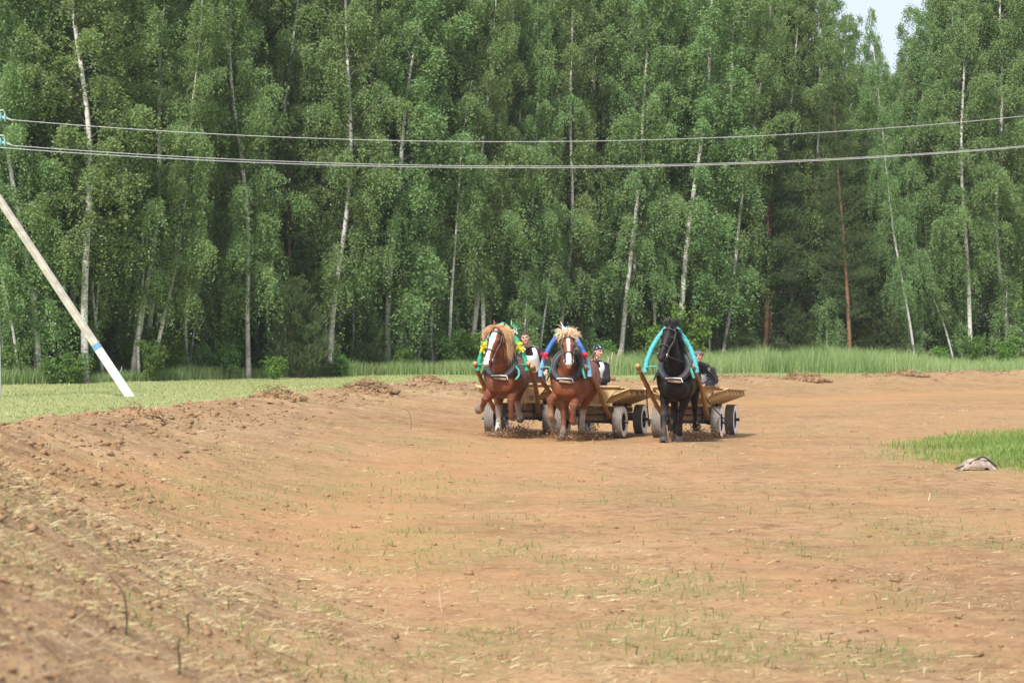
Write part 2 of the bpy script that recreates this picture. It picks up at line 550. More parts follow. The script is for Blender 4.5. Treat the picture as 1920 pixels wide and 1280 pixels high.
def bandana_mat():
    t = NT('navy_paisley_cloth')
    tc = t.n('ShaderNodeTexCoord')
    vo = t.n('ShaderNodeTexVoronoi'); vo.inputs['Scale'].default_value = 24
    t.l(tc.outputs['Object'], vo.inputs['Vector'])
    c = t.ramp(vo.outputs['Distance'], [(0.26, (0.62, 0.62, 0.68)), (0.34, (0.022, 0.024, 0.055))])
    t.bsdf(c, 0.85, 0.2)
    return t.m


M['bandana'] = bandana_mat()


def coat_mat(name, rough=0.52, spec=0.28):
    t = NT(name)
    c = t.attr('coat', 'Color')
    nz = t.noise(7, 5, 0.6); nz2 = t.noise(60, 3, 0.6)
    c = t.mix(0.6, c, t.ramp(nz, [(0.3, (0.72, 0.70, 0.68)), (0.7, (1.15, 1.14, 1.12))]), 'MULTIPLY')
    t.bsdf(c, rough, spec, t.math('ADD', t.math('MULTIPLY', nz2, .25), nz), 0.5, 0.03)
    return t.m


M['coat'] = coat_mat('chestnut_coat')
M['black_coat'] = coat_mat('black_coat', 0.5, 0.16)

# ------------------------------------------------------------------ terrain
KD = 1.2143
CREST = np.array([(-1.9, -6, 1.12), (-1.7, 0, 1.12), (-1.75, 5, 1.12), (-2.5, 10, 1.10), (-3.5, 16, 1.04), (-4.8, 21.5, 1.0), (-5.66, 27, .96), (-5.85, 36.5, .815),
                  (-5.3, 51, .72), (-3.7, 63, .67), (-1.0, 73, .67), (4.4, 82.5, .655), (10.8, 91, .65), (21.6, 102, .71), (40, 118, .75), (90, 150, .75)])


def crest_field(x, y):
    """signed distance to the crest of the bank (positive on the track side), crest height"""
    best = np.full(x.shape, 1e9); sgn = np.ones(x.shape); hz = np.zeros(x.shape)
    for a, b in zip(CREST[:-1], CREST[1:]):
        dx, dy = b[0] - a[0], b[1] - a[1]; L2 = dx * dx + dy * dy
        t = np.clip(((x - a[0]) * dx + (y - a[1]) * dy) / L2, 0, 1)
        qx = a[0] + t * dx; qy = a[1] + t * dy
        d = np.hypot(x - qx, y - qy)
        side = (x - a[0]) * dy - (y - a[1]) * dx
        m = d < best
        best = np.where(m, d, best); sgn = np.where(m, np.sign(side), sgn); hz = np.where(m, a[2] + t * (b[2] - a[2]), hz)
    return best * sgn, hz


def infield(x, y):
    """> 0 inside the grassy infield, in metres about"""
    wob = (fbm(x * 0.5, y * 0.5, 91, 3) - 0.5) * 2.2 + (fbm(x * 2.2, y * 2.2, 92, 3) - 0.5) * 0.8
    q = np.sqrt(((x - 20.2) / 13.3) ** 2 + ((y - 39.9) / 15.4) ** 2)
    return (1 - q) * 12 + wob * 0.5


def height(x, y):
    x = np.asarray(x, float); y = np.asarray(y, float)
    s, hc = crest_field(x, y)
    win = 2.9 + 4.5 * sstep(14, 60, y)
    hc = hc + (fbm(x * 0.45, y * 0.22, 11, 3) - 0.5) * 0.26 * sstep(18, 40, y)
    u = np.clip(s / win, 0, 1)
    zin = hc * ((1 - u) ** 1.55)
    zin = np.where(s > win, 0, zin)
    v = np.clip(-s / 2.2, 0, 1)
    out = 0.30 + 0.012 * np.clip(y - 90, 0, 60)
    zout = hc + (out - hc) * (v * v * (3 - 2 * v))
    z = np.where(s >= 0, zin, zout)
    rough = np.exp(-(s / 3.0) ** 2)
    near = sstep(70, 15, y)
    z = z + (fbm(x * 1.3, y * 1.3, 3, 4) - 0.5) * (0.05 + 0.10 * rough) * np.where(s < -3, 0.5, 1)
    z = z + (fbm(x * 6, y * 6, 5, 3) - 0.5) * (0.036 + 0.05 * rough) * near
    # shallow ruts following the bend
    rut = np.sin(s * 2.6 + (fbm(x * .3, y * .3, 8, 2) - .5) * 3)
    z = z - 0.018 * np.clip(rut, 0, 1) * sstep(2.5, 4, s) * sstep(16, 12, s)
    inf = infield(x, y)
    z = z + 0.05 * sstep(0, 2, inf)
    return z


def grow(a, b, d0, d1):
    """samples from a to b with spacing growing from d0 to d1"""
    out = [a]
    while out[-1] < b:
        f = (out[-1] - a) / (b - a)
        out.append(out[-1] + d0 + (d1 - d0) * f)
    return out


ys = [-40, -25, -15, -8] + grow(-4, 4, .6, .12) + grow(4.1, 26, 0.075, 0.14)[0:] + grow(26.15, 70, .15, .4) + grow(70.5, 170, .5, 3) + grow(175, 700, 8, 60)
ys = np.array(sorted(set(np.round(ys, 4))))
xr = grow(0.045, 7, .09, .13) + grow(7.15, 16, .16, .5) + grow(16.6, 60, .7, 3) + grow(65, 500, 8, 60)
xs = np.array(sorted(set(np.round(list(-np.array(xr)) + xr, 4))))
X, Y = np.meshgrid(xs, ys)
Z = height(X, Y)
S, HC = crest_field(X, Y)
INF = infield(X, Y)


def blob(px, py, rx, ry):
    """mask of a patch on the flat track centred where the photo shows it"""
    d = CAMZ * FPX / (py - 640.0); x = (px - 960) * d / FPX
    return d, x, rx, ry


def patch(x, y, cx, cy, rx, ry):
    return np.exp(-(((x - cx) / rx) ** 2 + ((y - cy) / ry) ** 2))


WEEDS = [(-3.2, 24.5, .5, 1.6), (-2.9, 27.0, .45, 2.0), (-3.6, 27.5, .35, 1.3), (-.6, 23.3, .9, 2.2), (-1.8, 31.5, .9, 2.2), (-1.1, 43, 1.3, 1.2), (-2.8, 38, .5, 1.5), (-.9, 30, 1.0, 2.5),
         (1.3, 18.5, .7, 1.8), (.4, 19, .6, 1.5), (-.2, 21, .9, 1.6), (2.3, 14.5, .5, .8), (-.3, 15, .4, 1.2), (2.9, 17.5, .5, 1), (-1.4, 16, .3, .8), (4.2, 23, .8, 1.5), (1.0, 15.0, .8, 1.0)]


def masks(x, y, s, inf):
    n = fbm(x * .35, y * .35, 21, 4)
    # grass outside the bank, starting just beyond the crest
    edge = (fbm(x * .8, y * .8, 31, 3) - .5) * 1.6
    g = sstep(-1.2, -2.6, s + edge)
    lush = sstep(0.1, 1.8, inf) * .8
    # forest floor
    fl = forest_line(x)
    litter = sstep(1.0, 4.5, y - fl)
    # bare loam bands along the foot of the bank and on the wheel line
    foot = np.exp(-((s - (3.2 + 3.6 * sstep(14, 60, y))) / 1.3) ** 2)
    bare = np.clip(foot * sstep(10, 24, y) * 1.1 + patch(x, y, -3.9, 24.5, .9, 5) + .35 * sstep(.5, .7, n), 0, 1) * (1 - g)
    arc = sum(a_ * np.exp(-((s - c_ + (fbm(x * .25, y * .25, 45, 2) - .5) * 1.2) / w_) ** 2) for c_, w_, a_ in ((6.4, .45, .9), (8.3, .35, .6), (10.2, .5, .8), (12.6, .4, .6), (15.0, .6, .6)))
    bare = np.clip(bare + arc * (1 - g) * (.35 + .65 * fbm(x * .5, y * .5, 46, 3)), 0, 1)
    churn = np.exp(-(s / 1.6) ** 2) * sstep(.42, .62, fbm(x * .9, y * .9, 41, 4)) * 0.8
    churn = np.clip(churn + 0.7 * sstep(.52, .68, fbm(x * .5, y * 1.0, 43, 4)) * sstep(9, 6, np.abs(s - 9)) * .5 + 0.55 * patch(x, y, 3.2, 16, 1.2, 4) + .85 * patch(x, y, -1.9, 8.5, 1.5, 3.6) + .5 * patch(x, y, 4.2, 20, 1.2, 4), 0, 1)
    weed = np.zeros_like(x)
    for q in WEEDS: weed = np.maximum(weed, patch(x, y, *q))
    weed = weed * sstep(.3, .55, fbm(x * 1.7, y * 1.7, 51, 3)) * 1.3
    weed = np.clip(weed + .5 * sstep(.48, .66, fbm(x * .8, y * .8, 53, 3)) + .9 * sstep(-1.1, 0.1, inf), 0, 1) * (1 - lush) * (1 - g)
    straw = np.clip(.25 + .75 * sstep(.38, .62, fbm(x * .6, y * .6, 61, 3)), 0, 1) * sstep(26, 9, y) + .35 * sstep(.45, .65, n)
    straw = np.clip(straw + .8 * np.exp(-((s - .8) / 1.2) ** 2) * .7 + .6 * patch(x, y, -1.5, 19, .9, 5), 0, 1) * (1 - bare * .7)
    return g, lush, litter, bare, churn, weed, straw


FL = np.array([(-60, 84), (-19, 89), (-8, 101), (0, 108), (10, 116), (27, 122), (45, 132), (120, 170)], float)


def forest_line(x):
    return np.interp(x, FL[:, 0], FL[:, 1])


MASK = masks(X, Y, S, INF)
nx, ny = len(xs), len(ys)
verts = np.stack([X, Y, Z], -1).reshape(-1, 3)
ii = np.arange((ny - 1) * nx).reshape(ny - 1, nx)[:, :-1].ravel()
faces = np.stack([ii, ii + 1, ii + 1 + nx, ii + nx], 1)
gm = mesh_np('ground', verts, faces, True, {k: v.ravel() for k, v in zip(('grass', 'lush', 'litter', 'bare', 'churn', 'weed', 'straw'), MASK)})
tag(link('ground', gm, None, M['ground']), kind='structure')


# ------------------------------------------------------------------ scatter helpers
def blades(name, pos, h, w_, lean, mat, tint=None, kind='stuff', rgen=rng, parent=None):
    """three-vertex bent blades: pos (n,3)"""
    n = len(pos)
    az = rgen.uniform(0, 2 * np.pi, n); az2 = rgen.uniform(0, 2 * np.pi, n)
    ln = lean * rgen.uniform(0.2, 1.0, n) * h
    sx = np.cos(az) * w_ / 2; sy = np.sin(az) * w_ / 2
    V = np.empty((n, 5, 3), np.float32)
    mid = pos + np.stack([np.cos(az2) * ln * .3, np.sin(az2) * ln * .3, h * .6], 1)
    tip = pos + np.stack([np.cos(az2) * ln, np.sin(az2) * ln, h], 1)
    sd = np.stack([sx, sy, np.zeros(n)], 1)
    V[:, 0] = pos - sd; V[:, 1] = pos + sd; V[:, 2] = mid + sd * .7; V[:, 3] = mid - sd * .7; V[:, 4] = tip
    b = np.arange(n)[:, None] * 5
    F = np.concatenate([b + np.array([[0, 1, 2]]), b + np.array([[0, 2, 3]]), b + np.array([[3, 2, 4]])], 0)
    if tint is None: tint = rgen.uniform(0, 1, n)
    me = mesh_np(name, V.reshape(-1, 3), F, False, {'tint': np.repeat(tint, 5)})
    o = link(name, me, parent, mat)
    return tag(o, kind=kind)


def in_view(x, y, margin=40):
    px = 960 + x * FPX / np.maximum(y, .1)
    return (y > 3.0) & (px > -margin - 200 / np.maximum(y, 1) * 10) & (px < 1920 + margin + 200 / np.maximum(y, 1) * 10)


def sample_fan(n, y0, y1, power=1.0):
    """points spread over the part of the ground near the track, denser nearby"""
    u = rng.uniform(0, 1, n)
    y = (y0 ** (1 - power) + u * (y1 ** (1 - power) - y0 ** (1 - power))) ** (1 / (1 - power)) if power != 1 else y0 * (y1 / y0) ** u
    x = rng.uniform(-1, 1, n) * (y * 0.235 + 1.5)
    return x, y


# straw littered over the track
def straw_obj(n=260000):
    x, y = sample_fan(n, 5.0, 75, 1.35)
    s, _ = crest_field(x, y); inf = infield(x, y)
    g, lush, lit, bare, churn, weed, straw = masks(x, y, s, inf)
    keep = rng.uniform(0, 1, n) < (straw * .9 + .12) * (1 - .45 * sstep(3.5, 7, s)) * (1 - lush) * (1 - g * .8)
    # ragged heaps: more where a fine noise is high
    keep &= rng.uniform(0, 1, n) < .25 + sstep(.42, .66, fbm(x * 3.5, y * 2.2, 71, 3))
    x, y = x[keep], y[keep]; m = len(x)
    L = rng.gamma(1.5, .026, m) + .012; L = np.clip(L, .012, .24)
    L = L * (.6 + .4 * sstep(8, 16, y)); W = rng.uniform(.0006, .0016, m) * (1 + y / 30) * (.65 + .35 * sstep(8, 16, y))
    az = rng.uniform(0, 2 * np.pi, m); el = np.abs(rng.normal(0, .16, m))
    up = rng.uniform(0, 1, m) < .06; el = np.where(up, rng.uniform(.3, 1.2, m), el)
    dx = np.cos(az) * np.cos(el) * L; dy = np.sin(az) * np.cos(el) * L; dz = np.sin(el) * L
    z0 = height(x, y) + .006; z1 = np.maximum(height(x + dx, y + dy) + .006, z0 + dz) 
    c = np.stack([x, y, z0], 1); e = np.stack([x + dx, y + dy, z1], 1)
    mid = (c + e) / 2 + np.stack([rng.normal(0, .025, m) * L, rng.normal(0, .025, m) * L, np.abs(rng.normal(0, .02, m)) * L], 1)
    sd = np.stack([-np.sin(az) * W, np.cos(az) * W, rng.uniform(.2, 1, m) * W], 1)
    V = np.stack([c - sd, c + sd, mid + sd, mid - sd, e + sd * .6, e - sd * .6], 1)
    b = np.arange(m)[:, None] * 6
    F = np.concatenate([b + np.array([[0, 1, 2, 3]]), b + np.array([[3, 2, 4, 5]])], 0)
    t = np.clip(rng.normal(.55, .25, m), 0, 1)
    o = link('loose_straw', mesh_np('loose_straw', V.reshape(-1, 3), F, False, {'tint': np.repeat(t, 6)}), None, M['straw'])
    tag(o, 'dry straw stalks littered over the brown track', 'straw', kind='stuff')


straw_obj()


def clods_obj(n=70000):
    x, y = sample_fan(n, 5.0, 80, 1.5)
    s, _ = crest_field(x, y); inf = infield(x, y)
    g, lush, lit, bare, churn, weed, straw = masks(x, y, s, inf)
    keep = rng.uniform(0, 1, n) < (.18 + .7 * churn + .5 * np.exp(-(s / 2.2) ** 2)) * (1 - lush) * (1 - g)
    keep &= rng.uniform(0, 1, n) < .2 + sstep(.45, .7, fbm(x * 2, y * 2, 73, 3))
    x, y = x[keep], y[keep]; m = len(x)
    s = s[keep]
    r = np.clip(rng.gamma(1.1, .0052, m) + .0035, .0035, .038) * (1 + .8 * np.exp(-(s / 1.6) ** 2) * rng.uniform(0, 1, m)) * (.5 + .5 * sstep(8, 18, y))
    base = np.array([(1, 0, 0), (-1, 0, 0), (0, 1, 0), (0, -1, 0), (0, 0, 1), (0, 0, -1)], float)
    V = base[None] * (1 + rng.uniform(-.4, .5, (m, 6, 1))) + rng.normal(0, .22, (m, 6, 3))
    V = V * r[:, None, None] * np.array([1.2, 1.2, .75]) + np.stack([x, y, height(x, y) + r * .2], 1)[:, None]
    F0 = np.array([(0, 2, 4), (2, 1, 4), (1, 3, 4), (3, 0, 4), (2, 0, 5), (1, 2, 5), (3, 1, 5), (0, 3, 5)])
    F = (np.arange(m)[:, None, None] * 6 + F0[None]).reshape(-1, 3)
    o = link('soil_clods', mesh_np('soil_clods', V.reshape(-1, 3), F, False), None, M['soil_clod'])
    tag(o, 'crumbled brown clods of earth over the track and bank', 'soil', kind='stuff')


clods_obj()


def crest_clods(n=9000):
    i = rng.integers(2, len(CREST) - 2, n); t = rng.uniform(0, 1, n)
    a = CREST[i]; b = CREST[i + 1]
    ln = np.hypot(b[:, 0] - a[:, 0], b[:, 1] - a[:, 1]); nxv = (b[:, 1] - a[:, 1]) / ln; nyv = -(b[:, 0] - a[:, 0]) / ln
    s = rng.normal(.2, .75, n)
    x = a[:, 0] + t * (b[:, 0] - a[:, 0]) + nxv * s; y = a[:, 1] + t * (b[:, 1] - a[:, 1]) + nyv * s
    keep = (y > 12) & in_view(x, y) & (rng.uniform(0, 1, n) < .15 + sstep(.42, .6, fbm(x * .8, y * .5, 75, 3)))
    x, y = x[keep], y[keep]; m = len(x)
    r = np.clip(rng.gamma(1.3, .012, m) + .008, .008, .075) * (.5 + .5 * sstep(14, 40, y))
    base = np.array([(1, 0, 0), (-1, 0, 0), (0, 1, 0), (0, -1, 0), (0, 0, 1), (0, 0, -1)], float)
    V = base[None] * (1 + rng.uniform(-.4, .5, (m, 6, 1))) + rng.normal(0, .22, (m, 6, 3))
    V = V * r[:, None, None] * np.array([1.4, 1.4, .7]) + np.stack([x, y, height(x, y) + r * .2], 1)[:, None]
    F0 = np.array([(0, 2, 4), (2, 1, 4), (1, 3, 4), (3, 0, 4), (2, 0, 5), (1, 2, 5), (3, 1, 5), (0, 3, 5)])
    F = (np.arange(m)[:, None, None] * 6 + F0[None]).reshape(-1, 3)
    o = link('bank_clods', mesh_np('bank_clods', V.reshape(-1, 3), F, False), None, M['soil_clod'])
    tag(o, 'lumps of earth heaped along the crest of the outer bank', 'soil', kind='stuff')


crest_clods()


def weeds_obj(n=150000):
    x, y = sample_fan(n, 6, 70, 1.3)
    s, _ = crest_field(x, y); inf = infield(x, y)
    g, lush, lit, bare, churn, weed, straw = masks(x, y, s, inf)
    keep = rng.uniform(0, 1, n) < np.clip(weed * .55 - .02, 0, 1) * (1 - g)
    keep &= rng.uniform(0, 1, n) < .1 + sstep(.45, .7, fbm(x * 5, y * 5, 77, 2))
    x, y = x[keep], y[keep]; m = len(x)
    blades('thin_weeds', np.stack([x, y, height(x, y) - .005], 1), rng.uniform(.02, .085, m), rng.uniform(.003, .008, m) * (1 + y / 50), .9, M['weed_blade'])
    bpy.data.objects['thin_weeds']['label'] = 'thin green grass shoots sprouting through the trodden track'
    bpy.data.objects['thin_weeds']['category'] = 'grass'


weeds_obj()


def infield_obj(n=120000):
    x = rng.uniform(5.5, 16, n); y = rng.uniform(25, 58, n)
    inf = infield(x, y)
    keep = (rng.uniform(0, 1, n) < sstep(-.6, 1.1, inf) * (.35 + 1.2 * fbm(x * 1.5, y * 1.5, 78, 3))) & in_view(x, y)
    x, y = x[keep], y[keep]; m = len(x)
    hh = rng.uniform(.04, .17, m) * (.35 + 1.1 * fbm(x * 1.2, y * 1.2, 79, 3))
    o = blades('infield_grass', np.stack([x, y, height(x, y) - .01], 1), hh, rng.uniform(.008, .02, m), .8, M['field_grass'], np.clip(rng.normal(.45, .25, m) + (fbm(x * .8, y * .8, 80, 3) - .5), 0, 1))
    tag(o, 'green grass of the infield at the right inside of the bend', 'grass')


infield_obj()


def mown_obj(n=170000):
    x = rng.uniform(-26, 32, n); y = rng.uniform(28, 122, n)
    s, _ = crest_field(x, y)
    keep = (s < -1.3) & in_view(x, y) & (y < forest_line(x) + 1) & (rng.uniform(0, 1, n) < sstep(-1.0, -2.6, s))
    x, y = x[keep], y[keep]; m = len(x)
    t = np.clip(rng.normal(.5, .22, m) + (fbm(x * .35, y * .2, 81, 3) - .5) * 1.2, 0, 1)
    o = blades('mown_grass', np.stack([x, y, height(x, y) - .01], 1), rng.uniform(.03, .09, m), rng.uniform(.015, .035, m), 1.0, M['mown_grass'], t)
    tag(o, 'short yellowish mown grass between the bank and the forest', 'grass')


mown_obj()


def tall_obj(n=150000):
    x = rng.uniform(-30, 42, n)
    fl = forest_line(x)
    # deeper belt of tall grass towards the right
    width = 2.5 + 9.5 * sstep(-6, 6, x) + 3 * sstep(10, 18, x)
    y = fl + 2.5 - rng.uniform(0, 1, n) * width
    s, _ = crest_field(x, y)
    keep = (s < -3.2 - 1.5 * sstep(0, 10, x)) & in_view(x, y)
    x, y, fl = x[keep], y[keep], fl[keep]; m = len(x)
    patchy = fbm(x * .5, y * .5, 83, 3)
    hh = rng.uniform(.30, .95, m) * (.25 + 1.2 * patchy) * (.55 + .85 * fbm(x * .16, y * .1, 84, 2)) * (0.75 + .5 * sstep(-4, 8, x)) * (1 - .5 * sstep(17, 22, x))
    t = np.clip(rng.normal(.45, .2, m) + (fbm(x * .5, y * .3, 85, 3) - .5) * 1.1, 0, 1)
    o = blades('tall_grass', np.stack([x, y, height(x, y) - .02], 1), hh, rng.uniform(.012, .03, m), .45, M['tall_grass'], t)
    tag(o, 'tall pale green meadow grass along the foot of the forest', 'grass')


tall_obj()

# ------------------------------------------------------------------ trees
def tubes_np(paths, radii, n=5):
    """paths: list of (k,3) arrays"""
    V = []; F = []; base = 0
    ang = np.arange(n) * 2 * np.pi / n
    for p, r in zip(paths, radii):
        p = np.asarray(p, float); r = np.asarray(r, float)
        t = np.gradient(p, axis=0); t /= np.linalg.norm(t, axis=1)[:, None] + 1e-9
        ref = np.array([0, 0, 1.0]) if abs(t[0, 2]) < .8 else np.array([1.0, 0, 0])
        a = np.cross(t, ref); a /= np.linalg.norm(a, axis=1)[:, None] + 1e-9
        b = np.cross(t, a)
        v = p[:, None] + (a[:, None] * np.cos(ang)[None, :, None] + b[:, None] * np.sin(ang)[None, :, None]) * r[:, None, None]
        k = len(p)
        i = np.arange((k - 1) * n).reshape(k - 1, n)
        j = np.roll(i, -1, axis=1)
        F.append(np.stack([i, j, j + n, i + n], -1).reshape(-1, 4) + base)
        V.append(v.reshape(-1, 3)); base += k * n
    return np.concatenate(V), np.concatenate(F)


def leaves_np(c, size, g, flat=0.5, droop=0.5):
    """rhombic leaves folded along the midrib, hanging from points c"""
    n = len(c)
    d = g.normal(0, 1, (n, 3)); d[:, 2] -= droop; d /= np.linalg.norm(d, axis=1)[:, None]
    r = g.normal(0, 1, (n, 3)); s = np.cross(d, r); s /= np.linalg.norm(s, axis=1)[:, None] + 1e-9
    nn = np.cross(d, s)
    L = size * g.uniform(.7, 1.3, n)
    V = np.stack([c, c + d * (L * .5)[:, None] + s * (L * .36)[:, None] + nn * (L * .08)[:, None], c + d * L[:, None], c + d * (L * .5)[:, None] - s * (L * .36)[:, None] + nn * (L * .08)[:, None]], 1)
    b = np.arange(n)[:, None] * 4
    F = np.concatenate([b + np.array([[0, 1, 2]]), b + np.array([[0, 2, 3]])], 0)
    return V.reshape(-1, 3), F


def birch_meshes(idx, H, hb, Rc, dens=1.0, leaf=.092, r0=None, dead=6, kink=False):
    g = np.random.default_rng(100 + idx)
    r0 = r0 or .0050 * H
    zz = np.linspace(-.4, H, 30)
    ph = g.uniform(0, 6.28, 4)
    wob = .012 * H
    tx = wob * (np.sin(zz / H * 5 + ph[0]) - np.sin(ph[0])) + wob * .5 * (np.sin(zz / H * 11 + ph[1]) - np.sin(ph[1]))
    ty = wob * (np.sin(zz / H * 4 + ph[2]) - np.sin(ph[2])) + wob * .4 * (np.sin(zz / H * 9 + ph[3]) - np.sin(ph[3]))
    if kink: tx = tx + np.where(zz > H * .72, (zz - H * .72) * .35, 0)
    rr = r0 * (1 - np.clip(zz, 0, H) / H) ** .75 + .012
    rr = rr * (1 + .5 * np.exp(-np.clip(zz, 0, 9) / .35))
    path = np.stack([tx, ty, zz], 1)
    V, F = tubes_np([path], [rr], 10)
    foot = np.clip(1 - V[:, 2] / (1.6 + g.uniform(0, 1.5)), 0, 1)
    trunk = mesh_np('trunk', V, F, True, {'foot': foot})
    at = lambda z: np.array([np.interp(z, zz, tx), np.interp(z, zz, ty), z])
    paths = []; rads = []; lc = []; lt = []
    nb = int(5.2 * (H - hb) ** .93)
    hs = hb + (H * .985 - hb) * (np.arange(nb) + g.uniform(0, 1, nb)) / nb
    az0 = g.uniform(0, 6.28)
    # clumping: some heights carry fuller sprays than others
    for i, h in enumerate(hs):
        u = (h - hb) / (H - hb)
        prof = (math.sin(math.pi * min(1, u * .80 + .20)) ** .8) * .95 + .10
        L = Rc * prof * g.uniform(.45, 1.2)
        az = az0 + i * 2.39996 + g.normal(0, .35)
        el = R(g.uniform(18, 52)) + .5 * u
        k = 7; t = np.linspace(0, 1, k)
        dirh = np.array([math.cos(az), math.sin(az), 0])
        droop = g.uniform(.25, .75) * (1.1 - u)
        p = at(h) + dirh * (t * L * math.cos(el))[:, None] + np.array([0, 0, 1.0]) * (t * L * math.sin(el) - droop * L * t ** 2.6)[:, None]
        p = p + g.normal(0, .035, (k, 3)) * t[:, None] * L * .5
        paths.append(p); rads.append(np.linspace(.012 + .010 * L, .005, k))
        nt = max(3, int(L * 15 * dens))
        for q in range(nt):
            tt = g.uniform(.08, 1.0) ** .75
            o = np.array([np.interp(tt, t, p[:, c]) for c in range(3)])
            a2 = az + g.normal(0, 1.0)
            TL = g.uniform(.3, .95) * (1.15 - .5 * u)
            m = int(15 + TL * 24)
            s = g.uniform(.1, 1, m)
            td = np.array([math.cos(a2), math.sin(a2), g.uniform(-.1, .75)])
            hang = TL * g.uniform(.7, 2.4) * (1.25 - .6 * u)
            pt = o + td * (TL * .62 * np.minimum(1, s * 1.5))[:, None] - np.array([0, 0, 1.0]) * (hang * s ** 1.6)[:, None]
            pt = pt + g.normal(0, 1, (m, 3)) * np.array([.06, .06, .085])
            lc.append(pt); lt.append(np.full(m, g.uniform(0, 1)) * .5 + g.uniform(0, 1, m) * .25 + .12)
    # bare dead twigs low on the trunk
    for i in range(dead):
        h = g.uniform(1.5, hb + 2); az = g.uniform(0, 6.28); L = g.uniform(.6, 2.0)
        t = np.linspace(0, 1, 5); el = g.uniform(.2, .8)
        p = at(h) + np.stack([math.cos(az) * t * L * math.cos(el), math.sin(az) * t * L * math.cos(el), t * L * math.sin(el)], 1) + g.normal(0, .04, (5, 3)) * t[:, None]
        paths.append(p); rads.append(np.linspace(.014, .004, 5))
    V, F = tubes_np(paths, rads, 4)
    limbs = mesh_np('limbs', V, F, True)
    lc = np.concatenate(lc); lt = np.concatenate(lt)
    V, F = leaves_np(lc, leaf, g)
    crown = mesh_np('crown', V, F, False, {'tint': np.repeat(lt, 4)})
    return [('trunk', trunk, 'birch_bark'), ('limbs', limbs, 'limb_bark'), ('crown', crown, 'birch_leaf')]


def shrub_meshes(idx, H, W, leaf=.10, mat='bush_leaf', nst=14, dens=1.0):
    g = np.random.default_rng(300 + idx)
    paths = []; rads = []; lc = []; lt = []
    for i in range(nst):
        az = g.uniform(0, 6.28); L = H * g.uniform(.6, 1.05); sp = W * g.uniform(.2, 1)
        t = np.linspace(0, 1, 7)
        p = np.stack([math.cos(az) * sp * t ** 1.2, math.sin(az) * sp * t ** 1.2, -.05 + L * t], 1) + g.normal(0, .05, (7, 3)) * t[:, None]
        paths.append(p); rads.append(np.linspace(.018, .005, 7))
        for q in range(int(L * 9 * dens)):
            tt = g.uniform(.15, 1.0)
            o = np.array([np.interp(tt, t, p[:, c]) for c in range(3)])
            m = int(g.integers(12, 26)); a2 = g.uniform(0, 6.28); TL = g.uniform(.15, .5)
            s = g.uniform(0, 1, m)
            lc.append(o + np.array([math.cos(a2), math.sin(a2), g.uniform(-.2, .6)]) * (TL * s)[:, None] + g.normal(0, .06, (m, 3)))
            lt.append(g.uniform(0, .5) + g.uniform(0, .5, m))
    V, F = tubes_np(paths, rads, 4)
    st = mesh_np('stem', V, F, True)
    lc = np.concatenate(lc); lt = np.concatenate(lt)
    lc[:, 2] = np.maximum(lc[:, 2], .05)
    V, F = leaves_np(lc, leaf, g, droop=.2)
    return [('stem', st, 'limb_bark'), ('foliage', mesh_np('foliage', V, F, False, {'tint': np.repeat(lt, 4)}), mat)]


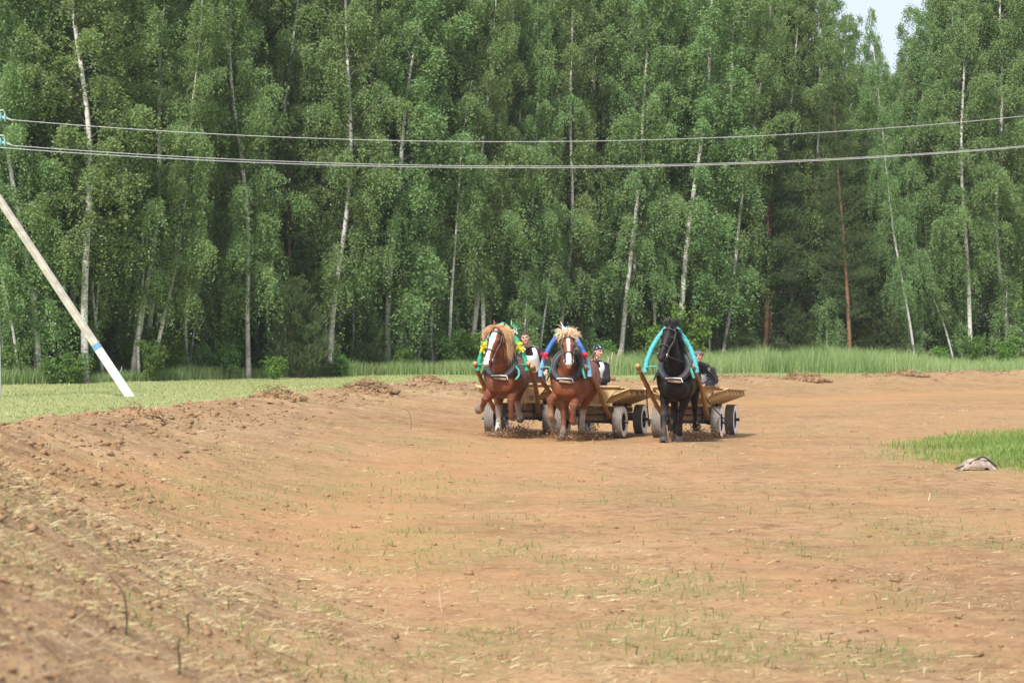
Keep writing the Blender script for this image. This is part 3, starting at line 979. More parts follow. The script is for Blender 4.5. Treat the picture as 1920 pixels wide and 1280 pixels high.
def pine_meshes(idx, H, hb, Rc, young=False):
    g = np.random.default_rng(500 + idx)
    zz = np.linspace(-.3, H, 20)
    rr = (.0085 if not young else .012) * H * (1 - np.clip(zz, 0, H) / H) ** .8 + .012
    ph = g.uniform(0, 6, 2)
    tx = .008 * H * (np.sin(zz / H * 5 + ph[0]) - np.sin(ph[0])); ty = .008 * H * (np.sin(zz / H * 4 + ph[1]) - np.sin(ph[1]))
    V, F = tubes_np([np.stack([tx, ty, zz], 1)], [rr], 9)
    trunk = mesh_np('trunk', V, F, True)
    at = lambda z: np.array([np.interp(z, zz, tx), np.interp(z, zz, ty), z])
    paths = []; rads = []; tc = []; td = []
    h = hb
    while h < H * .97:
        u = (h - hb) / (H - hb)
        nb = int(g.integers(4, 7)) + (2 if young else 0)
        for i in range(nb):
            az = g.uniform(0, 6.28)
            L = Rc * (1 - u) ** (.8 if young else .6) * g.uniform(.55, 1.1) * (min(1, .55 + u * 3) if not young else 1) + .12
            el = g.uniform(-.1, .35) + (.35 if young else 0) + .4 * u
            t = np.linspace(0, 1, 6)
            p = at(h + g.normal(0, .12)) + np.stack([math.cos(az) * t * L * math.cos(el), math.sin(az) * t * L * math.cos(el), t * L * math.sin(el) + .12 * L * t ** 3], 1)
            paths.append(p); rads.append(np.linspace(.010 + .008 * L, .006, 6))
            m = int(8 + L * (26 if young else 26))
            for q in range(m):
                tt = g.uniform(.3, 1) if not young else g.uniform(.15, 1)
                o = np.array([np.interp(tt, t, p[:, c]) for c in range(3)])
                sp = .30 * L * (.25 + tt * .4)
                tc.append(o + g.normal(0, 1, 3) * np.array([sp, sp, sp * .35]))
                dd = np.array([math.cos(az), math.sin(az), .7 if not young else 1.5]) + g.normal(0, .45, 3)
                td.append(dd / np.linalg.norm(dd))
        h += g.uniform(.35, .65) * (1 if not young else .55)
    for i in range(14 if not young else 0):       # dead lower whorls
        hh = g.uniform(1.2, hb + 1); az = g.uniform(0, 6.28); L = g.uniform(.7, 2.2)
        t = np.linspace(0, 1, 5)
        paths.append(at(hh) + np.stack([math.cos(az) * t * L, math.sin(az) * t * L, .15 * L * t - .1 * L * t * t], 1) + g.normal(0, .03, (5, 3)) * t[:, None]); rads.append(np.linspace(.014, .004, 5))
    V, F = tubes_np(paths, rads, 4)
    limbs = mesh_np('limbs', V, F, True)
    # needle tufts: a brush of narrow needles round each shoot
    tc = np.array(tc); td = np.array(td); k = 22
    n = len(tc)
    s = g.uniform(0, 1, (n, k)); sh = .22 if not young else .26
    c = tc[:, None] + td[:, None] * (s * sh)[..., None]
    nd = td[:, None] * .75 + g.normal(0, .55, (n, k, 3)); nd /= np.linalg.norm(nd, axis=-1)[..., None]
    L = g.uniform(.07, .13, (n, k))
    rv = g.normal(0, 1, (n, k, 3)); sd = np.cross(nd, rv); sd /= np.linalg.norm(sd, axis=-1)[..., None] + 1e-9
    V = np.stack([c - sd * .009, c + sd * .009, c + nd * L[..., None]], 2).reshape(-1, 3)
    F = np.arange(len(V)).reshape(-1, 3)
    tint = np.repeat(np.clip(g.uniform(0, .5, n)[:, None] + s * .5, 0, 1).ravel(), 3)
    return [('trunk', trunk, 'pine_bark'), ('limbs', limbs, 'limb_bark'), ('crown', mesh_np('crown', V, F, False, {'tint': tint}), 'pine_needle')]


def plant(name, meshes, loc, rz, scale, label, cat, group=None, lean=(0, 0), mats=None):
    o = empty(name, loc)
    o.rotation_euler = Euler((lean[1], lean[0], rz), 'XYZ') if False else (Matrix.Rotation(lean[0], 3, 'Y') @ Matrix.Rotation(lean[1], 3, 'X') @ Matrix.Rotation(rz, 3, 'Z')).to_euler()
    o.scale = scale if hasattr(scale, '__len__') else (scale,) * 3
    tag(o, label, cat, group)
    for nm, me, mt in meshes:
        c = bpy.data.objects.new(nm, me); COL.objects.link(c); c.parent = o
        if nm != 'trunk': c['kind'] = 'stuff'
        if not me.materials: me.materials.append(M[mt])
    return o


BV = [birch_meshes(0, 21, 3.6, 3.1), birch_meshes(1, 22, 4.4, 2.9, dead=9), birch_meshes(2, 20, 2.9, 3.0), birch_meshes(3, 22, 5.2, 3.0, dead=10),
      birch_meshes(4, 19, 3.4, 2.6), birch_meshes(5, 21, 4.6, 3.2, kink=True), birch_meshes(6, 18, 2.7, 2.7)]
print('leaves', [len(b[2][1].polygons) for b in BV])
THIN = [birch_meshes(10, 11, 3.6, 1.3, r0=.055, dead=4), birch_meshes(11, 13, 5.2, 1.4, r0=.065, dead=5), birch_meshes(12, 9, 2.4, 1.3, r0=.05, dead=3)]
SAP = [birch_meshes(20, 5.5, .7, 1.3, dens=1.1, r0=.035, dead=0), birch_meshes(21, 4.2, .4, 1.2, dens=1.2, r0=.03, dead=0)]
SHR = [shrub_meshes(0, 1.7, .9), shrub_meshes(1, 2.6, 1.2, .11, nst=18), shrub_meshes(2, 1.1, .7, .10)]
BSHR = [shrub_meshes(5, 1.2, .6, .10, 'bright_leaf', 12), shrub_meshes(6, 1.5, .7, .11, 'bright_leaf', 12)]
PV = [pine_meshes(0, 17, 3.0, 2.6), pine_meshes(1, 16, 4.2, 2.3)]
YP = [pine_meshes(5, 4.2, .15, 1.6, True)]


def tree_at(px, off, px2, py2, meshes, Hm, label, cat='tree', name='birch_tree', group=None, H=None, girth=1.0, rz=None):
    """tree whose foot is seen at column px, off metres behind the forest line; the trunk passes (px2, py2) higher up"""
    d = float(forest_line((px - 960) * 95 / FPX)) + off
    for _ in range(3): d = float(forest_line((px - 960) * d / FPX)) + off
    x = (px - 960) * d / FPX
    z = float(height(np.array([x]), np.array([d]))[0])
    z2 = CAMZ - (py2 - 640) * d / FPX
    lean = math.atan2((px2 - px) * d / FPX, z2 - z)
    s = (H or Hm) / Hm
    return plant(name, meshes, (x, d, z), random.uniform(0, 6.28) if rz is None else rz, (s * girth, s * girth, s), label, cat, group, (lean, random.uniform(-.02, .02)))


# birches one can tell apart along the forest edge: foot column, metres behind the edge, trunk column at a higher row
front = [
    (76, 1.0, 42, 300, BV[1], 22, 21, 1.0, 'birch with greyish trunk leaning left, leftmost tall tree of the forest edge'),
    (160, .2, 163, 330, BV[5], 21, 21, 1.25, 'stout white birch with bent upper trunk, standing behind the leaning concrete brace'),
    (250, 1.2, 267, 300, BV[3], 22, 20.5, 1.15, 'thick grey-footed birch just right of the foot of the concrete brace'),
    (286, .6, 312, 480, BV[4], 19, 16, .9, 'slanting birch leaning right, close right of the concrete brace foot'),
    (467, .0, 459, 330, BV[2], 20, 19.5, .95, 'straight birch with white speckled trunk left of the dense young pine'),
    (621, 1.5, 624, 260, BV[0], 21, 21.5, 1.0, 'upright birch with bare forked limbs just right of the dense young pine'),
    (729, 2.0, 740, 540, BV[6], 18, 19.5, 1.2, 'left trunk of the pair of pale birches midway between young pine and horses'),
    (749, 2.6, 758, 540, BV[1], 22, 20, 1.0, 'right trunk of the pair of pale birches midway between young pine and horses'),
    (883, 2.2, 882, 560, BV[3], 22, 21, 1.1, 'dark-barked birch directly left of the blond-maned horse with green bow'),
    (902, 1.4, 919, 430, BV[0], 21, 19, .9, 'slender bright birch rising above the blond-maned horse with green bow'),
    (1046, 3.4, 1050, 500, BV[4], 19, 20, .95, 'grey birch behind the man in the brown sleeve'),
    (1163, 2.0, 1185, 430, BV[2], 20, 21, 1.0, 'birch trunk behind the woman in the patterned headscarf, left of a close pair'),
    (1180, 3.0, 1200, 330, BV[5], 21, 20, .85, 'birch trunk behind the woman in the patterned headscarf, right of a close pair'),
    (1272, 1.0, 1299, 320, BV[0], 21, 22, 1.2, 'big forking birch leaning right above the black horse'),
    (1352, 1.0, 1384, 420, BV[6], 18, 18.5, .95, 'pale birch leaning right beyond the black horse and its driver'),
    (1716, .6, 1668, 240, BV[4], 19, 18.0, .66, 'lone thin white birch leaning left at the right, its narrow top against the open sky'),
    (1822, 2.0, 1805, 300, BV[1], 22, 21, 1.0, 'white birch leaning left near the right edge of the forest'),
    (1895, 3.0, 1890, 300, BV[3], 22, 22, 1.1, 'tall dark birch at the far right end of the forest edge'),
    (1480, 4.0, 1500, 300, BV[0], 21, 20, 1.0, 'birch with hidden trunk between the two red-barked pines'),
    (380, 3.5, 378, 500, BV[5], 21, 21.5, 1.0, 'grey birch set back between slanting birch and straight speckled birch'),
    (545, 4.5, 552, 300, BV[1], 22, 21, .95, 'birch set back directly behind the dense young pine'),
    (985, 2.6, 990, 500, BV[2], 20, 19, .85, 'birch set back behind the head of the bareheaded man'),
    (1100, 4.5, 1096, 400, BV[0], 21, 21, 1.0, 'dim birch behind the blue shaft bow'),
    (1420, 4.2, 1428, 350, BV[3], 22, 20, 1.0, 'birch set back just left of the double-stemmed pine'),
    (1775, 4.4, 1790, 300, BV[0], 21, 21.5, .9, 'dim birch between the lone thin birch and the right edge birches'),
    (815, 4.0, 818, 400, BV[4], 19, 20, .95, 'dim birch left of the dark-barked birch by the green bow'),
    (30, 4.2, 25, 400, BV[2], 20, 20, 1.0, 'birch in the upper left corner of the forest, behind the insulators'),
]
for px, off, px2, py2, ms, Hm, H, girth, lab in front:
    tree_at(px, off, px2, py2, ms, Hm, lab, H=H, girth=girth)

thin = [
    (36, .5, 22, 610, THIN[2], 9, 8, 'thin pale sapling stem at the left frame edge, left of the greyish leaning birch'),
    (172, 1.4, 174, 560, THIN[0], 11, 9, 'thin stem close behind the stout white birch'),
    (196, .8, 181, 590, THIN[1], 13, 11, 'thin sapling crossing behind the concrete brace'),
    (262, .6, 259, 600, THIN[0], 11, 10, 'short bright young birch touching the thick grey-footed birch'),
    (355, 1.8, 350, 600, THIN[1], 13, 12, 'thin dim stem right of the slanting birch'),
    (408, 2.5, 404, 560, THIN[0], 11, 11, 'thin dim stem left of the straight speckled birch'),
    (657, 2.6, 657, 620, THIN[2], 9, 9, 'thin white sapling first to the right of the upright forked birch'),
    (690, 3.2, 688, 600, THIN[0], 11, 12, 'thin stem just left of the pair of pale birches'),
    (781, 2.4, 788, 600, THIN[2], 9, 10, 'thin upright sapling just right of the pair of pale birches'),
    (815, 2.0, 809, 590, THIN[1], 13, 11, 'thin leaning sapling halfway between the pale pair and the horses'),
    (841, 1.2, 861, 430, THIN[1], 13, 13, 'leafy young birch leaning right, left of the first horse'),
    (975, 2.8, 977, 540, THIN[0], 11, 12, 'thin stem rising behind the bareheaded man'),
    (1010, 2.2, 1018, 560, THIN[0], 11, 11, 'thin stem between the bareheaded man and the blue bow'),
    (1331, 1.6, 1331, 600, THIN[2], 9, 8, 'thin dead-straight sapling behind the driver of the black horse'),
    (1790, 2.4, 1765, 600, THIN[2], 9, 8, 'thin stem leaning left, left of the right edge birch'),
    (1225, 3.0, 1228, 500, THIN[1], 13, 13, 'thin stem just left of the black horse head'),
]
for px, off, px2, py2, ms, Hm, H, lab in thin:
    tree_at(px, off, px2, py2, ms, Hm, lab, H=H)

# pines
tree_at(1594, .6, 1577, 330, PV[0], 17, 'tall pine with reddish straight trunk at the right of the forest edge', 'pine', 'pine_tree', H=14.5, girth=.85)
tree_at(1432, 1.2, 1436, 480, PV[1], 16, 'front stem of the double-stemmed pine right of the black horse', 'pine', 'pine_tree', H=13)
tree_at(1441, 1.9, 1440, 480, PV[0], 17, 'back stem of the double-stemmed pine right of the black horse', 'pine', 'pine_tree', H=15.0, girth=.85)
tree_at(545, 2.6, 540, 450, PV[1], 16, 'slender olive green pine rising behind the dense young pine', 'pine', 'pine_tree', H=10.5, girth=.9)
tree_at(1095, 2.6, 1090, 560, PV[0], 17, 'dark pine with low boughs behind the chestnut horse with blue bow', 'pine', 'pine_tree', H=9.5, girth=.8)
tree_at(1520, 3.4, 1522, 500, PV[1], 16, 'dim pine between the double-stemmed pine and the red-trunked pine', 'pine', 'pine_tree', H=11, girth=.9)
tree_at(562, -1.6, 560, 600, YP[0], 4.2, 'dense bushy young pine at the forest edge left of the horses', 'pine', 'young_pine', H=3.9)
tree_at(690, 1.6, 690, 600, YP[0], 4.2, 'small sparse young pine left of the pair of pale birches', 'pine', 'young_pine', H=2.9)
tree_at(1390, .2, 1390, 640, YP[0], 4.2, 'low young pine at the foot of the double-stemmed pine', 'pine', 'young_pine', H=2.2, girth=1.3)
tree_at(1650, 1.6, 1650, 640, YP[0], 4.2, 'wide low young pine right of the red-trunked pine', 'pine', 'young_pine', H=3.4, girth=1.3)
tree_at(1490, 1.4, 1490, 640, YP[0], 4.2, 'young pine midway between the two tall pines', 'pine', 'young_pine', H=3.0, girth=1.2)

# shrubs at the forest edge
bushes = [
    (20, 1.6, SHR[0], .9, 'low leafy bush at the foot of the forest at the left frame edge'), (95, 1.8, SHR[0], .55, 'low leafy bush below the greyish leaning birch'),
    (140, 1.0, SHR[2], 1.0, 'small bush left of the stout white birch'), (285, .4, SHR[1], .62, 'wide dark bush right of the concrete brace foot'),
    (335, 1.6, SHR[0], .7, 'small dark bush right of the slanting birch'), (430, .6, SHR[0], .85, 'dim bush left of the straight speckled birch'),
    (515, -2.2, BSHR[0], .72, 'bright green broad-leaved bush at the left foot of the dense young pine'), (640, -1.0, SHR[2], .8, 'low bush at the right foot of the dense young pine'),
    (850, .6, SHR[1], .75, 'leafy bush left of the first horse'), (1235, .4, BSHR[1], 1.3, 'bright leafy bush beside the black horse head'),
    (1672, -.6, BSHR[0], .72, 'round bright bush left of the lone thin birch foot'), (1762, -.4, BSHR[0], .8, 'small bright bush right of the lone thin birch foot'),
    (1885, -1.0, BSHR[1], .95, 'rounded bright green bush near the right frame edge'), (1825, .6, SHR[0], .9, 'dim bush under the right edge birch'),
    (1130, 1.0, SHR[0], .8, 'dim bush behind the woman in the patterned headscarf'), (960, 1.0, SHR[1], .8, 'dim bush behind the bareheaded man'),
    (760, .8, SHR[2], 1.0, 'low bush at the foot of the pair of pale birches'), (1290, 1.2, BSHR[1], 1.9, 'broad leafy bush with spreading top right above the black horse'),
]
for px, off, ms, s, lab in bushes:
    d = float(forest_line((px - 960) * 100 / FPX)) + off
    x = (px - 960) * d / FPX
    plant('shrub', ms, (x, d, float(height(np.array([x]), np.array([d]))[0])), random.uniform(0, 6.28), s, lab, 'bush')

# understorey saplings and the rows of trees behind, each one still a tree of its own
g2 = np.random.default_rng(42)
MARKS = [(40, 'the left frame edge'), (140, 'the insulators'), (225, 'the leaning brace'), (300, 'the brace foot'), (420, 'the slanting birch'), (520, 'the straight speckled birch'), (600, 'the dense young pine'), (680, 'the upright forked birch'),
         (800, 'the pair of pale birches'), (890, 'the green bow'), (955, 'the left chestnut horse'), (1020, 'the bareheaded driver'), (1105, 'the blue bow'), (1200, 'the headscarfed driver'),
         (1300, 'the black horse'), (1400, 'the driver with grey headband'), (1480, 'the double-stemmed pine'), (1620, 'the red-trunked pine'), (1740, 'the lone thin birch'), (1840, 'the right edge birches'), (9999, 'the far right end')]
DEEP = ['just behind', 'a little deeper behind', 'deeper behind', 'deep behind', 'far back behind', 'farthest back behind']


def back(name, meshes, px, off, s, lab, group, cat='tree', lean=.03, girth=1.0):
    d = float(forest_line((px - 960) * 100 / FPX)) + off
    for _ in range(2): d = float(forest_line((px - 960) * d / FPX)) + off
    x = (px - 960) * d / FPX
    plant(name, meshes, (x, d, float(height(np.array([x]), np.array([d]))[0])), g2.uniform(0, 6.28), (s * girth, s * girth, s), lab, cat, group, (g2.normal(0, lean), g2.normal(0, lean)))


def hcap(px, off):
    """keeps the gap of sky round the lone birch at the right open"""
    d = float(forest_line((px - 960) * 115 / FPX)) + off
    lim = np.interp(px, [1505, 1545, 1575, 1690, 1715, 1750], [-120, 50, 140, 150, 60, -120])
    return (640 - lim) * d / FPX + 1.6 if 1505 < px < 1750 else 99


def label_row(pxs, what, row):
    """a label for each plant of one row, by the landmark it stands behind"""
    sect = [next(nm for lim, nm in MARKS if p < lim) for p in pxs]
    out = []
    for i, q in enumerate(sect):
        same = [j for j, z in enumerate(sect) if z == q]
        k = same.index(i)
        which = '' if len(same) == 1 else (', left of two' if k == 0 else ', right of two') if len(same) == 2 else ', left of three' if k == 0 else ', right of three' if k == len(same) - 1 else f', number {k + 1} from the left'
        out.append(f'{what} {DEEP[row]} {q}{which}')
    return out


for row, (off, step) in enumerate([(5.5, 62), (8.5, 66), (12.5, 72), (17, 80), (23, 90), (31, 100)]):
    px = -90 + g2.uniform(0, 40); pxs = []
    while px < 2010:
        pxs.append(px); px += step * g2.uniform(.7, 1.3)
    for px, lab in zip(pxs, label_row(pxs, 'tall leafy birch', row)):
        v = int(g2.integers(0, len(BV))); Hm = [21, 22, 20, 22, 19, 21, 18][v]
        o_ = off + g2.normal(0, 1.0)
        H = min(g2.uniform(19, 24.5), hcap(px, o_))
        back('birch_tree', BV[v], px, o_, H / Hm, lab, 'birches in the rows behind the forest edge', girth=(.95 if H > 17 else 1.1))
for row, (off, step) in enumerate([(2.6, 75), (6.5, 70), (11, 75), (16, 80), (24, 85)]):
    px = -60; pxs = []
    while px < 2000:
        pxs.append(px); px += step * g2.uniform(.6, 1.4)
    kinds = [int(g2.integers(0, 5)) for _ in pxs]
    for sap in (True, False):
        sel = [p for p, v in zip(pxs, kinds) if (v in (0, 1, 3)) == sap]
        vs_ = [v for v in kinds if (v in (0, 1, 3)) == sap]
        for p, v, lab in zip(sel, vs_, label_row(sel, 'low leafy sapling' if sap else 'shady low bush', row)):
            back('birch_sapling' if sap else 'shrub', [SAP[0], SAP[1], SHR[1], SAP[0], SHR[0]][v], p, off + g2.normal(0, .8), g2.uniform(.7, 1.25), lab, 'undergrowth saplings and bushes of the forest', 'sapling' if sap else 'bush')


# the depths of the wood, where no single plant can be made out
def deep_wood(n=90000):
    g = np.random.default_rng(77)
    x = g.uniform(-48, 62, n); y = forest_line(x) + g.uniform(30, 46, n)
    z = height(x, y) + g.uniform(0, 1, n) ** 1.2 * 11
    keep = fbm(x * .5, z * .5 + y * .3, 99, 3) > .36
    c = np.stack([x, y, z], 1)[keep]
    V, F = leaves_np(c, .34, g, droop=.2)
    o = link('deep_undergrowth', mesh_np('deep_undergrowth', V, F, False, {'tint': np.repeat(g.uniform(0, 1, len(c)), 4)}), None, M['bush_leaf'])
    tag(o, 'dark leafy mass deep inside the forest', 'forest', kind='stuff')


deep_wood()

# ------------------------------------------------------------------ horses, carts and drivers
class Rig:
    """frame of one turnout: origin on the ground under the forelegs, -Y forward, X to the right of the picture"""
    def __init__(s, px, d, deg):
        s.a = R(deg); x = (px - 960) * d / FPX
        s.o = Vector((x, d, float(height(np.array([x]), np.array([d]))[0])))
        s.M = Matrix.Translation(s.o) @ Matrix.Rotation(-s.a, 4, 'Z')

    def w(s, p): return s.M @ Vector(p)

    def thing(s, name, label, cat, base=(0, 0, 0), group=None):
        e = empty(name, s.w(base), -s.a); e['off'] = list(base)
        del e['off']
        tag(e, label, cat, group)
        return e

    def loc(s, p):
        return s.M.inverted() @ Vector(p)


def seg_dist(p, a, b):
    ab = b - a; t = np.clip(((p - a) @ ab) / (ab @ ab), 0, 1)
    return np.linalg.norm(p - (a + t[:, None] * ab), axis=1), t


def horse(rig, spec):
    base = Vector((0, .6, 0))
    th = rig.thing('horse', spec['label'], 'horse', base, 'racing cart horses')
    mb = MB()
    lift = spec.get('lift', 0.0)
    X1, Y1, Z1 = (1, 0, 0), (0, 1, 0), (0, 0, 1)
    # trunk: chest, barrel, croup
    st = [(-.36, 1.12, .07, .10), (-.31, 1.11, .21, .22), (-.20, 1.12, .295, .30), (-.05, 1.15, .325, .36), (.12, 1.17, .315, .41), (.4, 1.15, .335, .40),
          (.75, 1.15, .36, .385), (1.02, 1.19, .345, .365), (1.28, 1.24, .335, .345), (1.48, 1.25, .29, .30), (1.62, 1.24, .20, .23), (1.70, 1.23, .08, .11)]
    mb.rings([((0, y, z + lift), X1, Z1, rx, rz) for y, z, rx, rz in st], 20)
    # pectoral muscles
    for sx in (-1, 1):
        mb.ball((sx * .13, -.26, 1.04 + lift), (.135, .12, .17))
        mb.ball((sx * .24, .0, 1.18 + lift), (.12, .20, .30))       # shoulder
        mb.ball((sx * .17, 1.38, 1.24 + lift), (.20, .30, .30))     # quarter
    # neck and head
    poll = Vector(spec['poll']); yaw = R(spec.get('yaw', 0)); pit = R(spec.get('pitch', 28)); roll = R(spec.get('roll', 0))
    HR = Matrix.Rotation(yaw, 3, 'Z') @ Matrix.Rotation(roll, 3, 'Y')
    h = HR @ Vector((0, -math.sin(pit), -math.cos(pit))); nrm = HR @ Vector((0, -math.cos(pit), math.sin(pit))); sd = HR @ Vector((1, 0, 0))
    w0 = Vector((0, .10, 1.30 + lift)); w1 = Vector((0, -.16, 1.45 + lift)); w3 = poll - nrm * .10 + h * .06; w2 = w1.lerp(w3, .5) + Vector((0, -.02, -.02))
    def nn(a, b):
        t = (b - a).normalized(); s_ = t.cross(Vector((0, 0, 1)))
        if s_.length < 1e-3: s_ = Vector((1, 0, 0))
        s_ = Vector((1, 0, 0)); n_ = s_.cross(t).normalized()
        return s_, n_
    mb.rings([(w0, *nn(w0, w1), .22, .36), (w1, *nn(w0, w2), .165, .31), (w1.lerp(w2, .5), *nn(w1, w2), .138, .27), (w2, *nn(w1, w3), .120, .225),
              (w2.lerp(w3, .55), *nn(w2, w3), .115, .175), (w3, *nn(w2, w3), .095, .13), (w3 + (w3 - w2).normalized() * .07, *nn(w2, w3), .05, .06)], 16)
    HL = spec.get('head', .68)
    prof = [(-.06, .045, .05), (0, .085, .095), (.10, .112, .13), (.22, .122, .152), (.33, .122, .158), (.45, .098, .138), (.60, .076, .108), (.74, .069, .092),
            (.86, .080, .086), (.95, .075, .074), (1.0, .055, .052), (1.03, .025, .025)]
    hp = lambda t, s_=0, n_=0: poll + h * (HL * t) + sd * s_ + nrm * n_
    mb.rings([(hp(t, 0, .095 - rn + (.012 if .15 < t < .5 else 0)), sd, nrm, rs, rn) for t, rs, rn in prof], 16)
    for sx in (-1, 1):
        mb.ball(hp(.30, sx * .098, .045), (.035, .035, .035))                      # brow over the eye
        mb.ball(hp(.42, sx * .075, -.06), (.045, .06, .075))                        # cheek
        mb.ball(hp(.90, sx * .052, .052), (.034, .03, .036))                        # nostril rim
        e0 = hp(-.02, sx * .065, .0); ea = (-h * .9 + sd * sx * (.35) + nrm * spec.get('ear', .15)).normalized()
        mb.tube([e0 - ea * .02, e0 + ea * .05, e0 + ea * .11, e0 + ea * .17, e0 + ea * .20], [.028, .042, .038, .022, .006], 8, flat=.6)
    mb.ball(hp(.97, 0, -.035), (.05, .045, .05))                                    # lower lip
    # legs
    segs = []; hoofs = []
    for key, sx in (('fl', -1), ('fr', 1), ('hl', -1), ('hr', 1)):
        q = spec[key]; fore = key[0] == 'f'
        dx = q.get('dx', 0)
        def dirv(a, o=0): return Vector((math.sin(R(o)), -math.sin(R(a)), -math.cos(R(a)))).normalized()
        if fore:
            top = Vector((sx * .19, -.02 + q.get('y', 0), 1.06 + lift)); el = Vector((sx * .20 + dx, .04 + q.get('y', 0), .90 + lift + q.get('z', 0)))
            kn = el + dirv(q['a'][0], q.get('o', 0)) * .42; fe = kn + dirv(q['a'][1], q.get('o2', 0)) * .30; co = fe + dirv(q['a'][2], q.get('o2', 0)) * .13
            pts = [top, el, el.lerp(kn, .35), el.lerp(kn, .8), kn, kn.lerp(fe, .25), kn.lerp(fe, .75), fe, co]
            rad = [.17, .135, .120, .082, .088, .062, .058, .072, .068]
        else:
            top = Vector((sx * .18, 1.30, 1.18 + lift)); stf = Vector((sx * .21 + dx * .5, 1.08 + q.get('y', 0) * .5, .90 + lift + q.get('z', 0)))
            kn = stf + dirv(q['a'][0], q.get('o', 0)) * .40; fe = kn + dirv(q['a'][1], q.get('o2', 0)) * .36; co = fe + dirv(q['a'][2], q.get('o2', 0)) * .13
            if dx:
                for v_, f_ in ((kn, .5),): v_.x += dx * f_
                fe.x += dx * .5; co.x += dx * .5
            pts = [top, stf, stf.lerp(kn, .45), stf.lerp(kn, .85), kn, kn.lerp(fe, .3), kn.lerp(fe, .8), fe, co]
            rad = [.25, .175, .12, .078, .082, .064, .058, .072, .068]
        f = spec.get('leg', 1.0)
        mb.tube(pts, [r * f for r in rad], 12, up=(1, 0, 0) if True else None)
        ax = (co - fe).normalized()
        hoofs.append((key, co, ax)); segs.append((key, pts))
        if q.get('feather'):
            mb.ball(fe + Vector((0, .035, -.04)), (.075, .085, .11))
    me = organic(mb, 'body', .021, 5, base)
    co_ = np.empty(len(me.vertices) * 3, np.float32); me.vertices.foreach_get('co', co_)
    nr = np.empty(len(me.vertices) * 3, np.float32); me.vertices.foreach_get('normal', nr)
    pv = co_.reshape(-1, 3) + np.array(base)
    trunk_w = np.clip((pv[:, 2] - .8) / .2, 0, 1) * np.clip((pv[:, 1] + .38) / .1, 0, 1)
    bulge = (fbm(pv[:, 1] * 5 + pv[:, 0] * 4, pv[:, 2] * 5 + pv[:, 0] * 3, 15, 2) - .5) * .034 * trunk_w          # muscle under the hide
    co2 = co_.reshape(-1, 3) + nr.reshape(-1, 3) * bulge[:, None].astype(np.float32)
    me.vertices.foreach_set('co', co2.astype(np.float32).ravel()); me.update()
    colr = np.tile(np.array(spec['coat'], np.float32), (len(pv), 1))
    n3 = fbm(pv[:, 0] * 6 + pv[:, 1] * 3, pv[:, 2] * 6, 5, 3)
    colr *= (.62 + .76 * n3)[:, None]
    # belly and legs of the coat's own darker or lighter shade
    for key, pts in segs:
        for i in range(3, len(pts) - 1):
            d_, t_ = seg_dist(pv, np.array(pts[i]), np.array(pts[i + 1]))
            m = np.clip(1.4 - d_ / .10, 0, 1)[:, None]
            lc = spec['sock'].get(key)
            if lc is not None and i >= lc[0]:
                colr = colr * (1 - m) + np.array(lc[1]) * (.85 + .3 * n3)[:, None] * m
            elif 'legcol' in spec:
                colr = colr * (1 - m) + np.array(spec['legcol']) * (.8 + .4 * n3)[:, None] * m
    # dried mud spattered on the legs and belly
    mud = np.clip((.95 - pv[:, 2]) / .8, 0, 1) * sstep(.45, .68, fbm(pv[:, 0] * 14 + pv[:, 1] * 9, pv[:, 2] * 14, 17, 4)) * spec.get('mud', .5)
    colr = colr * (1 - mud[:, None]) + np.array((.21, .14, .09)) * mud[:, None]
    # face: blaze and pale muzzle
    q = pv - np.array(poll)
    tt = q @ np.array(h) / HL; ss = q @ np.array(sd); nn_ = q @ np.array(nrm)
    onface = (tt > -.05) & (tt < 1.06) & (np.abs(ss) < .16) & (nn_ > -.26)
    for f in spec.get('face', []):
        if f[0] == 'blaze':
            wv = np.interp(tt, f[1], f[2]) + (fbm(pv[:, 2] * 30, pv[:, 0] * 30, 9, 2) - .5) * .02
            m = np.clip((wv - np.abs(ss - np.interp(tt, f[1], f[4]))) / .012, 0, 1) * (nn_ > .0) * onface
            colr = colr * (1 - m[:, None]) + np.array(f[3]) * m[:, None]
        if f[0] == 'muzzle':
            m = np.clip((tt - f[1]) / .10, 0, 1) * onface
            colr = colr * (1 - m[:, None]) + np.array(f[2]) * m[:, None]
    a = me.color_attributes.new('coat', 'FLOAT_COLOR', 'POINT')
    a.data.foreach_set('color', np.hstack([colr, np.ones((len(colr), 1))]).astype(np.float32).ravel())
    link('body', me, th, M[spec['coatmat']])
    off = base
    for sx in (-1, 1):
        MB().ball(hp(.315, sx * .113, .052), (.022, .022, .024), nu=8, nv=6).build('eye', M['eye'], th, True, off)
        MB().ball(hp(.905, sx * .058, .074), (.017, .012, .026), HR.to_3x3(), 8, 6).build('nostril', M['nostril'], th, True, off)
    MB().tube([hp(.985, -.05, .0), hp(1.0, 0, .022), hp(.985, .05, .0)], .008, 6).build('mouth', M['nostril'], th, True, off)
    for key, c, ax in hoofs:
        hm = MB()
        s_ = Vector((1, 0, 0)); n_ = s_.cross(ax).normalized(); s_ = ax.cross(n_)
        hm.rings([(c - ax * .005, s_, n_, .066, .066), (c + ax * .035, s_, n_, .076, .078), (c + ax * .088, s_, n_, .088, .093), (c + ax * .092, s_, n_, .080, .085)], 14)
        ho = hm.build('hoof', M[spec.get('hoofmat', 'hoof')], th, True, off)
        if spec.get('shoes'):
            pts = [c + ax * .094 + s_ * (.074 * math.cos(R(x_))) + n_ * (.078 * math.sin(R(x_))) for x_ in range(-60, 241, 25)]
            MB().tube(pts, .012, 6).build('horseshoe', M['shoe'], ho, True, off)
    spec.update(hp=hp, h=h, nrm=nrm, sd=sd, pollv=poll, w=(w0, w1, w2, w3), HL=HL)
    return th


